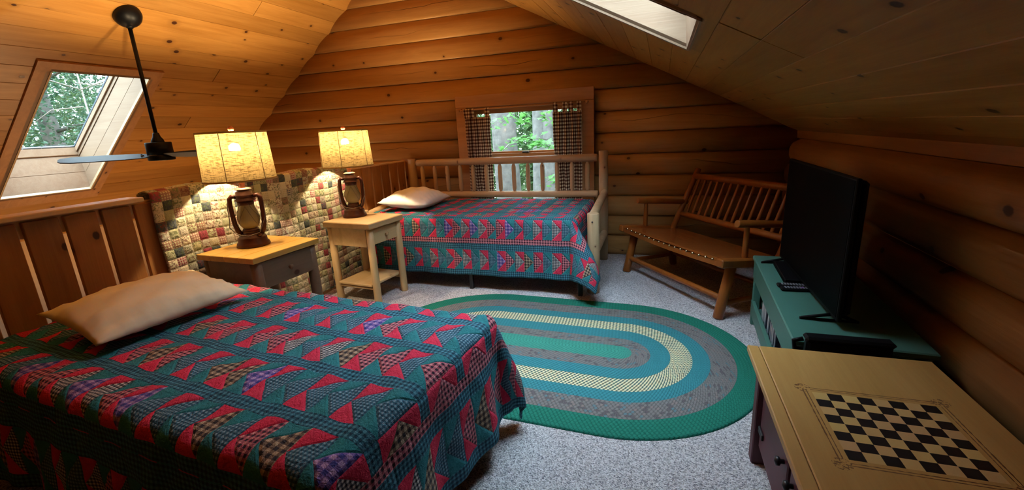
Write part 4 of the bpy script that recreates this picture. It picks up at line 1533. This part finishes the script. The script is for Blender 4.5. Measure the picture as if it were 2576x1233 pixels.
tv = thing('television', 'flat black television standing on the green stand', 'television', (.69, 2.44, .45))
part('back_housing', box(.016, .05, -.465, .465, .05, .595, ch=.012), 'plastic', tv)
part('bezel', box(0, .018, -.478, .478, .030, .606, ch=.004), 'plastic', tv)
part('screen', box(-.0015, .002, -.466, .466, .048, .596), 'screen', tv)
for yy in (-.40, .41):
    f = part('foot', tube([(.01, yy, .034), (-.10, yy + .01, .007)], [.008, .006], 8), 'plastic', tv)
    part('foot_brace', tube([(.03, yy, .034), (.10, yy, .007)], [.008, .006], 8), 'plastic', f)
    part('foot_bar', tube([(-.105, yy + .01, .006), (.105, yy, .006)], .0055, 8), 'plastic', f)
dv = part('media_player', box(-.12, .12, -.17, .17, 0, .026, ch=.004), 'plastic', None, (.755, 2.66, .4505), (0, 0, tva))
tag(dv, 'flat black media player box lying under the television', 'media player')
part('front_panel', box(-.1215, -.119, -.155, .155, .004, .022), 'screen', dv)
def remote(loc, rz, label, viol):
    r_ = part('remote_control', box(-.085, .085, -.020, .020, 0, .016, ch=.006), 'plastic', None, loc, (0, 0, rz))
    tag(r_, label, 'remote')
    me = B().box(-.004, .004, -.003, .003, 0, .002).mesh('button', M['button'])
    for i in range(9):
        for j in (-1, 0, 1):
            link('button', me, r_, (-.062 + i * .013, j * .010, .0155))
    if viol:
        part('button', B().lathe([(.006, 0), (.006, .002), (0, .0025)], 10), 'purple', r_, (.012, 0, .0165), label='violet round button')
remote((.672, 2.405, .4505), math.radians(2), 'black remote with a violet button, nearer of two on the green stand', True)
remote((.668, 2.452, .4505), math.radians(-2), 'slim black remote lying behind the one with the violet button', False)

bx = thing('black_upright_shape', 'unidentified dark shape between the green stand and game table, built as a black upright case', 'case', (.667, 1.775, 0))  # dark shape of unknown kind, modelled as an upright case
part('body', box(-.132, .135, -.022, .022, .01, .49, ch=.012), 'plastic', bx)
part('lid', box(-.137, .14, -.026, .026, .482, .502, ch=.008), 'plastic', bx)
part('handle', tube([(-.14, 0, .44), (-.165, 0, .445), (-.17, 0, .475), (-.14, 0, .485)], .009, 8), 'plastic', bx)
for xx in (-.10, .10):
    part('foot', B().lathe([(.012, 0), (.012, .012)], 8), 'plastic', bx, (xx, 0, 0))

# ------------------------------------------------------------------ game table
gt = thing('game_table', 'maroon chest table with honey pine top bearing a checkerboard', 'table', (.6175, 1.276, 0))
part('tabletop', B().box(-.248, .272, -.436, .436, .446, .470, ch=.003), 'game', gt)
part('edge_strip', box(-.287, -.2495, -.436, .436, .446, .4695, ch=.003), 'game', gt)
part('cabinet', box(-.215, .235, -.385, .385, .06, .4455, ch=.003), 'maroon', gt)
for sy in (-1, 1):
    for sx in (-1, 1):
        part('leg', box(sx * .225 - .025, sx * .225 + .025, sy * .40 - .025, sy * .40 + .025, 0, .4455, ch=.004), 'maroon', gt)
for yy, sy in ((-.19, -1), (.19, 1)):
    d_ = part('door', box(-.232, -.2155, yy - .175, yy + .175, .09, .435, ch=.004), 'maroon', gt)
    for z in (.17, .36):
        part('hinge', box(-.240, -.2325, yy + sy * .14 - .03, yy + sy * .14 + .03, z - .012, z + .012, ch=.002), 'black', d_)
    part('knob', B().lathe([(.007, 0), (.007, .01), (.014, .014), (.014, .024), (0, .028)], 12), 'black', d_, (-.232, yy - sy * .14, .28), (0, -PI / 2, 0))

# ------------------------------------------------------------------ OUTSIDE
struct('ground', box(-40, 30, -20, 50, -3.2, -3.0), 'ground')
def leaf_cloud(n, fn, size, seed):
    r_ = random.Random(seed)
    b = B()
    for _ in range(n):
        c = Vector(fn(r_))
        s = size * r_.uniform(.6, 1.3)
        a = Vector((r_.gauss(0, 1), r_.gauss(0, 1), r_.gauss(0, .6))).normalized()
        q = a.cross(Vector((r_.gauss(0, 1), r_.gauss(0, 1), r_.gauss(0, 1)))).normalized()
        nrm = a.cross(q)
        b.add([c - a * s, c + q * s * .5 + nrm * s * .15, c + a * s, c - q * s * .5 + nrm * s * .15], [(0, 1, 2), (0, 2, 3)])
    return b
def ball(cx, cy_, cz, rx, ry, rz):
    def fn(r_):
        while True:
            p = (r_.uniform(-1, 1), r_.uniform(-1, 1), r_.uniform(-1, 1))
            d = p[0] ** 2 + p[1] ** 2 + p[2] ** 2
            if .15 < d < 1:
                break
        return (cx + p[0] * rx, cy_ + p[1] * ry, cz + p[2] * rz)
    return fn
def tree(name, x, y_, r, h, label, blobs, leaf, size, mat_trunk='bark', seed=0, group=None, branches=6):
    t = thing(name, label, 'tree', (x, y_, -3.0), 0, group)
    rr = random.Random(seed + 100)
    pts = [(rr.uniform(-.06, .06) * (i > 0), rr.uniform(-.06, .06) * (i > 0), h * i / 7) for i in range(8)]
    part('trunk', tube(pts, [r * (1.15 - .1 * i) for i in range(8)], 14), mat_trunk, t)
    for k in range(branches):
        z = h * rr.uniform(.35, .95)
        a = rr.uniform(0, 6.28)
        L = rr.uniform(.8, 2.0)
        p0 = Vector((0, 0, z))
        d = Vector((math.cos(a), math.sin(a), rr.uniform(.0, .5)))
        part('branch', tube([p0, p0 + d * L * .5, p0 + d * L + Vector((0, 0, -.1))], [r * .22, r * .14, r * .05], 8), mat_trunk, t)
    if blobs:
        b = B()
        for i, (n, c, s) in enumerate(blobs):
            q = leaf_cloud(n, ball(*c, *s), size, seed * 31 + i)
            b.add(q.v, q.f)
        f = part('foliage', b, leaf, t)
        f['kind'] = 'stuff'
    return t
# woods seen through the gable window
tree('pine_tree', -2.62, 7.6, .23, 14, 'thick grey trunk outside, left in the gable window', None, None, 0, seed=1, branches=2)
tree('pine_tree', -2.42, 9.4, .20, 14, 'grey trunk outside, in the middle of the gable window', None, None, 0, seed=2, branches=0)
tree('pine_tree', -2.02, 8.6, .11, 14, 'slim grey trunk outside, right in the gable window', None, None, 0, seed=3, branches=0)
# young maple close to the pane, every leaf its own
maple = thing('young_maple', 'young maple with bright green leaves close outside the gable window', 'tree', (-1.72, 6.0, -3.0))
mstem = part('trunk', tube([(.62, .3, 0), (.58, .3, 2.0), (.46, .22, 3.6), (.34, .18, 4.5), (.0, .1, 5.4)], [.04, .035, .022, .014, .006], 8), 'twig', maple)
def maple_leaf():
    ang = [-90, -62, -30, -8, 12, 30, 50, 70, 90, 110, 130, 150, 168, 188, 210, 242]
    rad = [.28, .30, .62, .42, .95, .60, .58, .70, 1.2, .70, .58, .60, .95, .42, .62, .30]
    b = B()
    vs = [(0, 0, 0)] + [(math.cos(math.radians(a)) * r * .06, math.sin(math.radians(a)) * r * .06, -.010 * r * r) for a, r in zip(ang, rad)]
    b.add(vs, [(0, i, i % 16 + 1) for i in range(1, 17)])
    return b.mesh('leaf', M['maple'])
mleaf = maple_leaf()
rl = random.Random(21)
brs = [((.40, .12, 4.10), (.05, -.05, 4.16), (-.28, -.15, 4.10)), ((.38, .12, 4.02), (.25, -.15, 4.08), (.10, -.25, 4.06)),
       ((.30, .18, 4.55), (.22, -.05, 4.42), (.34, -.15, 4.36)), ((-.1, .1, 4.75), (-.25, .05, 4.48), (-.40, .0, 4.36)),
       ((.40, .2, 3.75), (.33, -.1, 3.62), (.22, -.2, 3.55)), ((-.15, .1, 4.70), (-.10, -.1, 4.45), (-.02, -.2, 4.36)), ((-.3, .1, 4.1), (-.38, -.1, 3.98), (-.45, -.2, 3.90))]
cnt = [44, 40, 16, 26, 16, 16, 14]
for pts, n in zip(brs, cnt):
    br = part('branch', tube(pts, [.007, .005, .002], 6), 'twig', maple)
    P0, P1, P2 = [Vector(p) for p in pts]
    for i in range(n):
        t = rl.uniform(.25, 1.05)
        p = P0.lerp(P1, t * 2) if t < .5 else P1.lerp(P2, t * 2 - 1)
        p = p + Vector((rl.gauss(0, .06), rl.gauss(0, .07), rl.gauss(-.01, .038)))
        lf = link('leaf', mleaf, br, p, (rl.gauss(.35, .35), rl.gauss(0, .35), rl.uniform(0, 6.28)))
        s = rl.uniform(.65, 1.25)
        lf.scale = (s, s, s)

# trees seen through the left skylight
tree('spruce_tree', -9.6, 4.9, .16, 9.5, 'dark spruce in the middle of the left skylight view', [(17000, (0, 0, 4.8), (1.1, 1.1, 2.8)), (3000, (0, 0, 8.0), (.8, .8, 1.6))], 'needle', .034, seed=31, branches=9)
tree('leafy_tree', -11.0, 8.6, .14, 9, 'leafy tree right of the spruce outside the left skylight', [(16000, (0, 0, 5.4), (1.5, 1.5, 2.6))], 'leaf', .040, seed=32, branches=9)
bt_ = thing('bare_tree', 'leafless small tree with pale crossing branches close outside the left skylight', 'tree', (-7.6, 4.3, -3.0))
rb = random.Random(5)
part('trunk', tube([(0, 0, 0), (.03, .02, 2.5), (-.02, .05, 4.6), (.02, .0, 7.0)], [.02, .017, .012, .005], 8), 'palebark', bt_)
for k in range(13):
    z = rb.uniform(3.3, 6.2)
    a = rb.uniform(0, 6.28) if k % 2 else rb.choice((1.3, -1.6)) + rb.uniform(-.4, .4)
    L = rb.uniform(.8, 1.5)
    p0, d = Vector((0, 0, z)), Vector((math.cos(a), math.sin(a), rb.uniform(-.35, .35)))
    part('branch', tube([p0, p0 + d * L * .5 + Vector((0, 0, .05)), p0 + d * L + Vector((0, 0, -.12))], [.008, .006, .0025], 6), 'palebark', bt_)

# woods round the cabin; far-side trees are unseen, added to block low sky
rw = random.Random(77)
def woods(label, spots, clouds, size, seed):
    wb = B()
    for i, (x, y_, h) in enumerate(spots):
        wb.tube([(x, y_, -3.0), (x, y_, h * .5), (x, y_, h)], [.2, .15, .04], 8)
        for (n, c, e) in clouds(x, y_, h):
            q = leaf_cloud(n, ball(*c, *e), size, seed + i)
            wb.add(q.v, q.f)
    wo = part('woods', wb, 'leaf')
    wo['kind'] = 'stuff'
    wo['label'] = label
    wo['category'] = 'woods'
spots = [(6.8 + rw.uniform(-.6, .8), -9 + i * 2.2, rw.uniform(12.5, 15.0)) for i in range(10)]
spots += [(6.2 - i * 2.3, 11.2 + i * .5 + rw.uniform(-.4, .4), rw.uniform(12.0, 14.5)) for i in range(3)]
spots += [(-12 + i * 2.9, -11 + rw.uniform(-1, 1), rw.uniform(9, 12)) for i in range(7)]
woods('dense unseen woods added on the far sides of the cabin to block low sky', spots, lambda x, y_, h: ((2900, (x, y_, h * .53), (1.9, 1.9, h * .46)), (900, (x, y_, 0.0), (1.8, 1.8, 2.6))), .26, 900)
woods('hazy green woods far beyond the gable window', [(-7.6, 17.0, 14), (-4.4, 16.0, 15), (-1.2, 17.5, 14), (-6.0, 21.0, 15), (-2.8, 21.0, 15)],
      lambda x, y_, h: ((5000, (x, y_, h * .62), (2.2, 2.0, h * .42)), (5500, (x, y_, 1.0), (2.2, 1.8, 3.4))), .12, 1200)
woods('leafy woods filling the view beyond the left skylight, with an added shading crown overhead', [(-13.5, 2.6, 13), (-15.0, 6.6, 14), (-14.0, 11.5, 14), (-9.5, 12.5, 12), (-10.8, .2, 11)],
      lambda x, y_, h: ((12000, (x, y_, h * .62), (2.3, 2.4, h * .42)), (14000, (x, y_, 1.6), (2.0, 2.2, 3.2))) + (((14000, (-7.7, 1.6, 8.2), (3.2, 3.4, 1.6)),) if y_ < 1 else ()), .080, 1500)  # the trunkless crown over the roof is added to shade the left skylight
